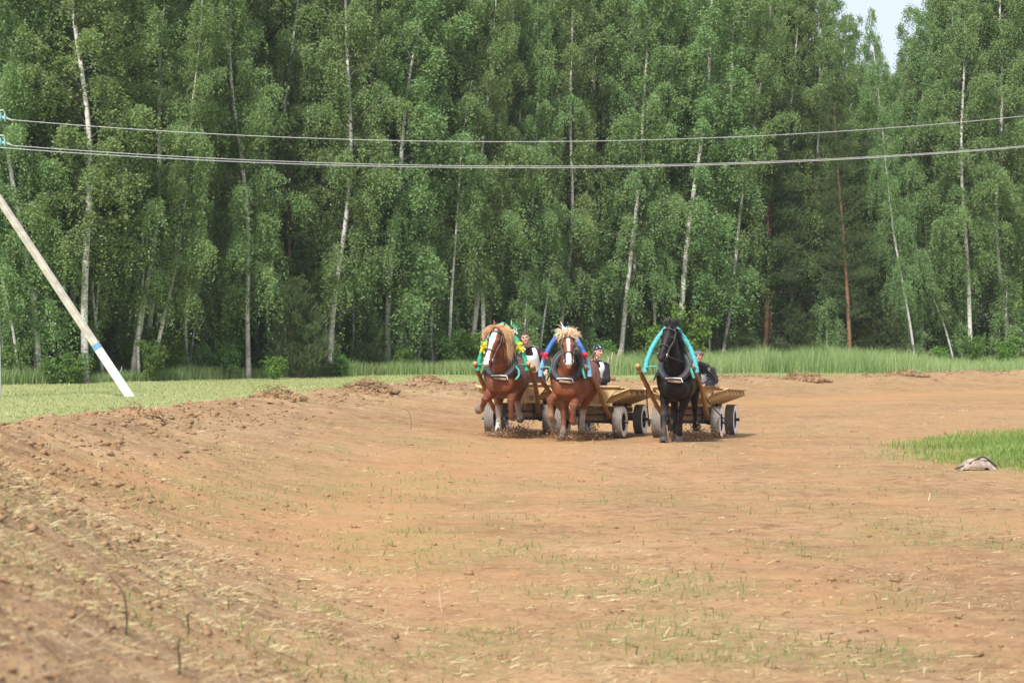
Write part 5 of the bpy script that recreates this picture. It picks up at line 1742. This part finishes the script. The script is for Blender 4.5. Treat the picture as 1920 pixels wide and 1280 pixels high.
bw1 = shaft_bow(r1, 'green shaft bow with yellow and orange ribbons over the left chestnut horse', [(0, 180, 'green_cloth')], 2.19, .475, 1.36,
                bows=[(34, .085, 'yellow'), (146, .085, 'yellow'), (27, .075, 'yellow'), (153, .075, 'yellow'), (56, .07, 'orange'), (124, .07, 'orange')])
bw2 = shaft_bow(r2, 'blue shaft bow with red and mint ribbons over the middle chestnut horse', [(0, 24, 'sky_cloth'), (24, 90, 'blue_cloth'), (90, 156, 'blue_cloth'), (156, 180, 'sky_cloth')], 2.16, .475, 1.30,
                bows=[(26, .085, 'red'), (154, .085, 'red'), (62, .085, 'mint'), (118, .085, 'mint')], cx0=-.075)
bw3 = shaft_bow(r3, 'plain cyan shaft bow over the black horse', [(0, 180, 'cyan_cloth')], 2.20, .485, 1.37, cx0=-.09)
for rg, bw, m in ((r1, bw1, 'teal'), (r2, bw2, 'teal'), (r3, bw3, 'teal')):
    off = Vector(rg.M.inverted() @ bw.location)
    for sx in (-1, 1):
        MB().tube(smooth_path([(off.x + sx * .47, -.06, 1.40), (off.x * .6 + sx * .38, -.12, 1.425), (sx * .27, -.20, 1.41)], 4), .014, 6).build('tie_cord', M[m], bw, True, off)
        bow_knot((sx * .30, -.27, 1.38), .045, m, bw, off, int(40 + sx), 'cord_knot')
    st = MB().strip(smooth_path([(.30, -.29, 1.38), (.36, -.33, 1.32), (.37, -.34, 1.22), (.31, -.36, 1.13)] if rg is r1 else [(.31, -.29, 1.38), (.34, -.32, 1.30), (.37, -.32, 1.21)], 4), [.05] * (13 if rg is r1 else 9), (.8, -.5, .1)).build('hanging_ribbon', M[m], bw, False, off)
    st.modifiers.new('thick', 'SOLIDIFY').thickness = .006
hair('ribbon_tuft', 'mint', bw1, [(.18, -.02, 2.14), (.30, -.02, 2.06)], 14, .11, .009, lambda t, g: (.6 + g.gauss(0, .4), 0, .6), .9, 31, Vector((0, -.02, 1.36)))
bow_knot((.26, -.06, 2.05), .055, 'white_cloth', bw1, Vector((0, -.02, 1.36)), 77)

cart(r1, 'pale plank cart behind the left chestnut horse with the green bow', 1, 1.0, rope=False)
cart(r2, 'pale plank cart behind the middle chestnut horse with the blue bow', 2, 1.01, rope=False, extra=4.5)
cart(r3, 'pale plank cart behind the black horse', 3, 1.0, extra=4.5)


def joints(rg, d):
    return {k: rg.loc(P(*v)) for k, v in d.items()}


person(r1, dict(label='person with cropped hair in dark sleeves and white bib leaning out behind the left horse', seat=.98, yaw=2, tilt=-6, shirt='brown_cloth', trousers='navy_cloth', top='short', byaw=4,
                J=joints(r1, dict(head=(985, 634, 49.2), neck=(992, 651, 49.35), chest=(997, 668, 49.5), hip=(1003, 706, 49.7), shl=(978, 661, 49.3), shr=(1013, 659, 49.5), ell=(970, 686, 49.0), elr=(1029, 682, 49.3),
                                  wrl=(968, 702, 48.6), wrr=(1024, 696, 48.8), knl=(990, 728, 49.1), knr=(1015, 728, 49.1), anl=(994, 728, 49.6), anr=(1018, 728, 49.6)))))
person(r2, dict(label='person in a navy patterned headscarf and white bib looking aside behind the middle horse', seat=.98, yaw=52, nod=4, tilt=4, shirt='black_cloth', trousers='navy_cloth', top='scarf', byaw=16, brim=.040,
                J=joints(r2, dict(head=(1122, 659, 49.0), neck=(1117, 677, 49.1), chest=(1117, 692, 49.2), hip=(1119, 722, 49.3), shl=(1099, 686, 49.1), shr=(1135, 687, 49.2), ell=(1094, 710, 48.9), elr=(1139, 712, 49.0),
                                  wrl=(1106, 718, 48.5), wrr=(1123, 716, 48.6), knl=(1104, 732, 48.5), knr=(1131, 732, 48.5), anl=(1108, 731, 49.3), anr=(1134, 731, 49.3)))))
person(r3, dict(label='person with grey headband and white bib crouching behind the black horse', seat=.98, yaw=2, nod=-4, shirt='black_cloth', trousers='navy_cloth', top='band', skin='skin_tan', byaw=10, brim=.058,
                J=joints(r3, dict(head=(1310, 668, 48.5), neck=(1316, 686, 48.7), chest=(1320, 699, 48.85), hip=(1321, 726, 49.0), shl=(1300, 695, 48.7), shr=(1334, 697, 48.8), ell=(1296, 716, 48.5), elr=(1341, 714, 48.6),
                                  wrl=(1302, 722, 48.2), wrr=(1322, 721, 48.2), knl=(1303, 722, 48.1), knr=(1331, 718, 48.1), anl=(1306, 737, 48.4), anr=(1331, 738, 48.4)))))


# earth thrown up by the hooves and wheels
def kicked(rg, label, spots, seed):
    g = np.random.default_rng(seed)
    V = []; F = []
    base = np.array([(1, 0, 0), (-1, 0, 0), (0, 1, 0), (0, -1, 0), (0, 0, 1), (0, 0, -1)], float)
    F0 = np.array([(0, 2, 4), (2, 1, 4), (1, 3, 4), (3, 0, 4), (2, 0, 5), (1, 2, 5), (3, 1, 5), (0, 3, 5)])
    k = 0
    for (x, y, n, sx, sz) in spots:
        for i in range(int(n * 1.8)):
            r = min(.03, .0035 + g.gamma(1.2, .004))
            c = np.array([x + g.normal(0, sx), y + g.normal(0, .18), abs(g.normal(0, sz)) + .01])
            V.append((base * (1 + g.uniform(-.4, .5, (6, 1))) + g.normal(0, .25, (6, 3))) * r + c); F.append(F0 + 6 * k); k += 1
    wv = np.concatenate(V); Mx = np.array(rg.M)
    wv = wv @ Mx[:3, :3].T + Mx[:3, 3]
    o = link('flying_soil', mesh_np('flying_soil', wv, np.concatenate(F), False), None, M['soil_clod'])
    tag(o, label, 'soil', kind='stuff')


kicked(r1, 'crumbs of earth thrown up under the left chestnut horse', [(.0, .4, 420, .18, .10), (.22, .9, 420, .16, .13), (-.2, .2, 200, .12, .05)], 1)
kicked(r2, 'crumbs of earth thrown up under the middle chestnut horse', [(-.05, .5, 420, .2, .10), (.26, .8, 420, .14, .14), (-.45, 1.2, 150, .12, .15)], 2)
kicked(r3, 'crumbs of earth thrown up under the black horse', [(.0, .8, 350, .2, .07), (.35, 1.2, 420, .22, .13), (.15, 1.7, 200, .2, .1)], 3)


# ------------------------------------------------------------------ power line
def wire_obj(pa, pb, pm, label):
    """catenary-like wire through three picture points (column, row, distance)"""
    A, B, C = np.array(P(*pa)), np.array(P(*pb)), np.array(P(*pm))
    tm = (C[0] - A[0]) / (B[0] - A[0]); lin = A + (B - A) * tm
    sag = (lin[2] - C[2]) / (4 * tm * (1 - tm))
    pts = []
    for i in range(61):
        t = -.0 + i / 60 * 1.42
        p = A + (B - A) * t; p[2] -= sag * 4 * t * (1 - t)
        pts.append(p)
    o = MB().tube(pts, .0105, 6).build('power_wire', M['steel'], None, True)
    tag(o, label, 'wire', 'overhead wires of the power line')


DP = 70.4
wire_obj((22, 225, DP), (1920, 218, DP + 6), (860, 268, DP + 3), 'uppermost of the three overhead wires crossing in front of the forest')
wire_obj((22, 273, DP), (1920, 274, DP + 6), (900, 313, DP + 3), 'upper wire of the close lower pair crossing in front of the forest')
wire_obj((0, 277, DP - .6), (1920, 276, DP + 5.2), (900, 316, DP + 2.3), 'lower wire of the close lower pair crossing in front of the forest')

pb = P(-9, 743, DP); gz = float(height(np.array([pb[0]]), np.array([pb[1]]))[0])
pole = empty('power_pole', (pb[0], pb[1], gz)); tag(pole, 'concrete power pole at the left frame edge with white base and long leaning brace', 'power pole')
po = Vector((pb[0], pb[1], gz))
PT = Vector(P(-16, 190, DP))
def frus(name, a, b, wa, wb, mat, rot=0.0, parent=pole, up=(0, 1, 0)):
    a = Vector(a); b = Vector(b); d = (b - a).normalized(); x = d.cross(Vector(up)).normalized(); y = x.cross(d)
    c, s_ = math.cos(rot), math.sin(rot); x, y = x * c + y * s_, y * c - x * s_
    vs = []
    for p, w_ in ((a, wa), (b, wb)):
        bv = w_ * .12
        for sx, sy in ((1, -1), (1, 1), (-1, 1), (-1, -1)):
            vs += [p + x * sx * w_ / 2 + y * sy * (w_ / 2 - bv), p + x * sx * (w_ / 2 - bv) + y * sy * w_ / 2] if sx * sy > 0 else [p + x * sx * (w_ / 2 - bv) + y * sy * w_ / 2, p + x * sx * w_ / 2 + y * sy * (w_ / 2 - bv)]
    fs = [(i, (i + 1) % 8, 8 + (i + 1) % 8, 8 + i) for i in range(8)] + [tuple(range(7, -1, -1)), tuple(range(8, 16))]
    return MB().add(vs, fs).build(name, M[mat], parent, False, po)
ax = lambda t: po.lerp(PT, t)
frus('painted_base', ax(0) - Vector((0, 0, .3)), ax(.172), .315, .298, 'whitewash')
frus('painted_band', ax(.172), ax(.188), .300, .298, 'blue_paint')
frus('shaft', ax(.188), PT, .292, .19, 'concrete')
F0_ = Vector(P(243, 743, DP)); F0_.z = float(height(np.array([F0_.x]), np.array([F0_.y]))[0]); F1_ = Vector(P(-12, 358, DP + .12))
br = lambda t: F0_.lerp(F1_, t)
frus('brace_base', br(-.03), br(.228), .205, .20, 'whitewash', .42)
frus('brace_band', br(.228), br(.252), .203, .202, 'blue_paint', .42)
frus('brace', br(.252), br(1.0), .196, .18, 'concrete', .42)
MB().beam(Vector(P(-120, 222, DP)), Vector(P(-8, 222, DP)), .09, .09).build('cross_arm', M['steel'], pole, False, po)
MB().beam(Vector(P(-120, 271, DP)), Vector(P(-8, 271, DP)), .09, .09).build('cross_arm', M['steel'], pole, False, po)
for row in (221, 268):
    for k in range(2):
        c = P(1 + k * 8, row - 1 + k * 1.0, DP)
        prof = [(.02, -.06), (.045, -.05), (.055, -.02), (.13, .0), (.135, .02), (.10, .03), (.06, .025), (.05, .05), (.02, .06)]
        MB().lathe(prof, c, 'x', 16).build('insulator_disc', M['glass_ins'], pole, True, po)
    MB().tube([P(-8, row - 2, DP), P(10, row, DP), P(16, row + 2, DP), P(24, row + 5, DP)], [.025, .03, .028, .014], 7).build('wire_clamp', M['steel'], pole, True, po)
    MB().tube(smooth_path([P(-14, row - 10, DP), P(2, row - 14, DP), P(8, row - 12, DP), P(9, row - 2, DP)], 4), .012, 6).build('jumper_wire', M['steel'], pole, True, po)
MB().tube(smooth_path([br(.10) + Vector((.1, -.05, .05)), br(.10) + Vector((.16, -.08, .16)), br(.10) + Vector((.19, -.08, .28))], 4), .010, 5).build('bent_rod', M['steel'], pole, True, po)

# ------------------------------------------------------------------ weathered piece of bark lying at the edge of the infield
bx = P(1830, 880, CAMZ * FPX / 240.0); bz = float(height(np.array([bx[0]]), np.array([bx[1]]))[0])
bk = empty('bark_slab', (bx[0], bx[1], bz)); tag(bk, 'grey brown curled slab of bark lying where the infield grass meets the soil', 'bark')
def curl_sheet(name, c, L, W_, arch, ang, mat, seed, tilt=0.0):
    g = np.random.default_rng(seed); n, m = 14, 7; vs = []
    for i in range(n):
        for j in range(m):
            u = i / (n - 1) - .5; v = j / (m - 1) - .5
            ww = W_ * (1 - .5 * abs(u) ** 1.5 * 1.6) * (1 + .15 * math.sin(i * 1.7 + seed))
            x = u * L; y = v * ww; z = arch * (math.cos(u * math.pi * .95) ** .8 if abs(u) < .5 else 0) * (1 - (v * 1.7) ** 2) + tilt * u + g.normal(0, .008)
            vs.append((x * math.cos(ang) - y * math.sin(ang) + c[0], x * math.sin(ang) + y * math.cos(ang) + c[1], max(z, -.02) + c[2]))
    fs = [(i * m + j, i * m + j + 1, (i + 1) * m + j + 1, (i + 1) * m + j) for i in range(n - 1) for j in range(m - 1)]
    o = MB().add(vs, fs).build(name, M[mat], bk, True); o.modifiers.new('thick', 'SOLIDIFY').thickness = .018
    return o
curl_sheet('curled_bark', (-.02, 0, .0), .52, .34, .19, .15, 'rag', 4)
curl_sheet('upturned_flap', (.16, .08, .03), .36, .24, .17, -.4, 'rag_pale', 5, -.10)
curl_sheet('ragged_end', (-.24, -.02, .0), .22, .12, .05, .2, 'rag_pale', 6)
MB().tube(smooth_path([(-.33, -.06, .02), (-.12, -.10, .10), (.1, -.04, .20), (.30, -.02, .06)], 4), .016, 6).build('dark_fold', M['twig'], bk, True)


# dry weed stalks standing in the near bank
def stalk(px, py, d, hpx, label, seed, leaves=True, bend=(0, 0)):
    g = random.Random(seed)
    for d in np.arange(5.0, 60.0, .05):          # where the line of sight meets the ground
        x = (px - 960) * d / FPX; z = float(height(np.array([x]), np.array([d]))[0])
        if CAMZ - (py - 640) * d / FPX <= z: break
    H = hpx * d / FPX
    e = empty('weed_stalk', (x, d, z)); tag(e, label, 'weed')
    pts = smooth_path([(0, 0, -.02), (H * .03, 0, H * .35), (-H * .02, 0, H * .75), (bend[0] * H * .4, 0, H * .93), (bend[0] * H, 0, H * (1 + bend[1]))], 4)
    n = len(pts)
    MB().tube(pts, [.0055 * (1 - .6 * i / n) for i in range(n)], 6).build('stem', M['twig'], e, True)
    if leaves:
        for k in range(5):
            z_ = H * g.uniform(.1, .7); a = g.uniform(0, 6.28); L = H * g.uniform(.10, .2)
            dv = Vector((math.cos(a), math.sin(a), .3)).normalized()
            lf = MB().strip([Vector((0, 0, z_)), Vector((0, 0, z_)) + dv * L * .5, Vector((0, 0, z_)) + dv * L + Vector((0, 0, -L * .3))], [.004, .022, .003], (-dv.y, dv.x, .2))
            lf.build('leaf', M['dull_leaf'], e, True)


M['dull_leaf'] = simple('dull_leaf', (.14, .17, .07), .7, .3, 20)
stalk(235, 1195, 8.6, 100, 'dark snapped weed stalk standing in the near bank at the lower left', 1, True, (-.28, .12))
stalk(335, 1265, 8.4, 70, 'thin greenish weed stalk right of the dark snapped stalk at the lower left', 2, True, (.05, .0))
stalk(352, 1195, 9.4, 45, 'short dry stalk leaning right of the dark snapped stalk', 3, False, (.25, -.1))
stalk(770, 805, 50, 36, 'thin crooked dry stem on the bank left of the horses', 5, False, (-.3, .1))
for px, py, d, hpx in ((1140, 690, 84, 42), (1152, 690, 84, 48), (1146, 690, 85, 36)):
    pass


# heaps of mown hay left on top of the bank
def heap(px, py, d, w_, h_, label, seed, n=900):
    g = np.random.default_rng(seed)
    x0 = (px - 960) * d / FPX; z0 = float(height(np.array([x0]), np.array([d]))[0])
    e = empty('hay_heap', (x0, d, z0)); tag(e, label, 'hay heap', 'heaps of hay and clods along the top of the bank')
    core = MB()
    for i in range(150):
        q = math.sqrt(g.uniform(0, 1)); aa = g.uniform(0, 6.28); rr = g.uniform(.03, .10)
        zz = g.uniform(-.03, 1) * h_ * .62 * (1 - q ** 1.4) * (.6 + .6 * float(vnoise(np.array([aa * 1.3]), np.array([q * 3]), seed)[0]))
        core.ball((math.cos(aa) * q * w_ * .62, math.sin(aa) * q * w_ * .5, zz), (rr * g.uniform(.7, 1.5), rr * g.uniform(.7, 1.4), rr * g.uniform(.5, 1)), Matrix.Rotation(g.uniform(0, 6), 3, 'X'), 5, 4)
    ec = core.build('earth_core', M['soil_clod'], e); ec['kind'] = 'stuff'
    a = g.uniform(0, 6.28, n); r = np.sqrt(g.uniform(0, 1, n)) * w_ * .62
    x = np.cos(a) * r; y = np.sin(a) * r * .8; z = h_ * np.clip(1 - (r / (w_ * .62)) ** 1.5, 0, 1) * g.uniform(.3, 1.0, n) * (.5 + .8 * vnoise(a * 1.3, r / w_ * 5, seed)) + .01
    az = g.uniform(0, 6.28, n); L = g.uniform(.06, .26, n); el = g.normal(-.1, .35, n)
    dv = np.stack([np.cos(az) * np.cos(el), np.sin(az) * np.cos(el), np.sin(el)], 1) * L[:, None]
    c = np.stack([x, y, z], 1); W_ = .006
    sd = np.stack([-np.sin(az), np.cos(az), np.full(n, .6)], 1) * W_
    V = np.stack([c - sd, c + sd, c + dv * .5 + sd + [0, 0, .012], c + dv * .5 - sd + [0, 0, .012], c + dv + sd * .4, c + dv - sd * .4], 1)
    b = np.arange(n)[:, None] * 6
    F = np.concatenate([b + np.array([[0, 1, 2, 3]]), b + np.array([[3, 2, 4, 5]])], 0)
    o = link('hay', mesh_np('hay', V.reshape(-1, 3), F, False, {'tint': np.repeat(np.clip(g.normal(.4, .25, n), 0, 1), 6)}), e, M['straw']); o['kind'] = 'stuff'


heap(522, 745, 51, .95, .30, 'brown heap of hay and clods on the bank, first from the left', 1)
heap(690, 733, 62, 1.25, .40, 'largest heap of hay and clods on the bank between young pine and horses', 2, 1300)
heap(800, 727, 68, .8, .20, 'low hay heap on the bank left of the first horse', 3)
heap(255, 782, 37, .6, .14, 'low clod heap on the bank below the leaning brace', 4, 400)
heap(1505, 706, 89, 1.7, .38, 'wide hay heap on the bank right of the carts', 5, 1300)
heap(1110, 718, 80, 1.2, .30, 'hay heap on the bank behind the driver in the headscarf', 6)
heap(1700, 702, 95, 1.5, .25, 'flat hay heap on the bank toward the right edge', 7)


def grass_stem(px, py, d, hpx, label, seed):
    x = (px - 960) * d / FPX; z = float(height(np.array([x]), np.array([d]))[0]); H = CAMZ - (py - hpx - 640) * d / FPX - z
    e = empty('grass_stem', (x, d, z)); tag(e, label, 'grass')
    g = random.Random(seed); k = g.uniform(.03, .14)
    pts = smooth_path([(0, 0, 0), (H * k * .2, 0, H * .5), (H * k, 0, H)], 5)
    MB().tube(pts, [.010] * (len(pts) - 1) + [.006], 5).build('stem', M['hemp'], e, True)
    MB().tube([pts[-3], pts[-2], pts[-1], pts[-1] + Vector((.02, 0, .10))], [.010, .030, .028, .004], 6).build('seed_head', M['hemp'], e, True)


grass_stem(1145, 700, 84, 36, 'tall pale seeding grass stem close right of the headscarfed driver', 1)
grass_stem(1152, 700, 86, 44, 'tallest pale seeding grass stem right of the headscarfed driver', 2)
grass_stem(1138, 700, 88, 28, 'short pale seeding grass stem right of the headscarfed driver', 3)


# thin summer haze
hz = MB().box((10, 95, 12.6), (330, 240, 32)).build('haze', None)
hm_ = bpy.data.materials.new('haze'); hm_.use_nodes = True; hm_.node_tree.nodes.clear()
ho_ = hm_.node_tree.nodes.new('ShaderNodeOutputMaterial'); hv_ = hm_.node_tree.nodes.new('ShaderNodeVolumePrincipled')
hv_.inputs['Color'].default_value = (.93, .96, 1, 1); hv_.inputs['Density'].default_value = .00020; hv_.inputs['Anisotropy'].default_value = .1
hm_.node_tree.links.new(hv_.outputs[0], ho_.inputs['Volume'])
hz.data.materials.clear(); hz.data.materials.append(hm_); hz['kind'] = 'stuff'
sc.cycles.volume_bounces = 0
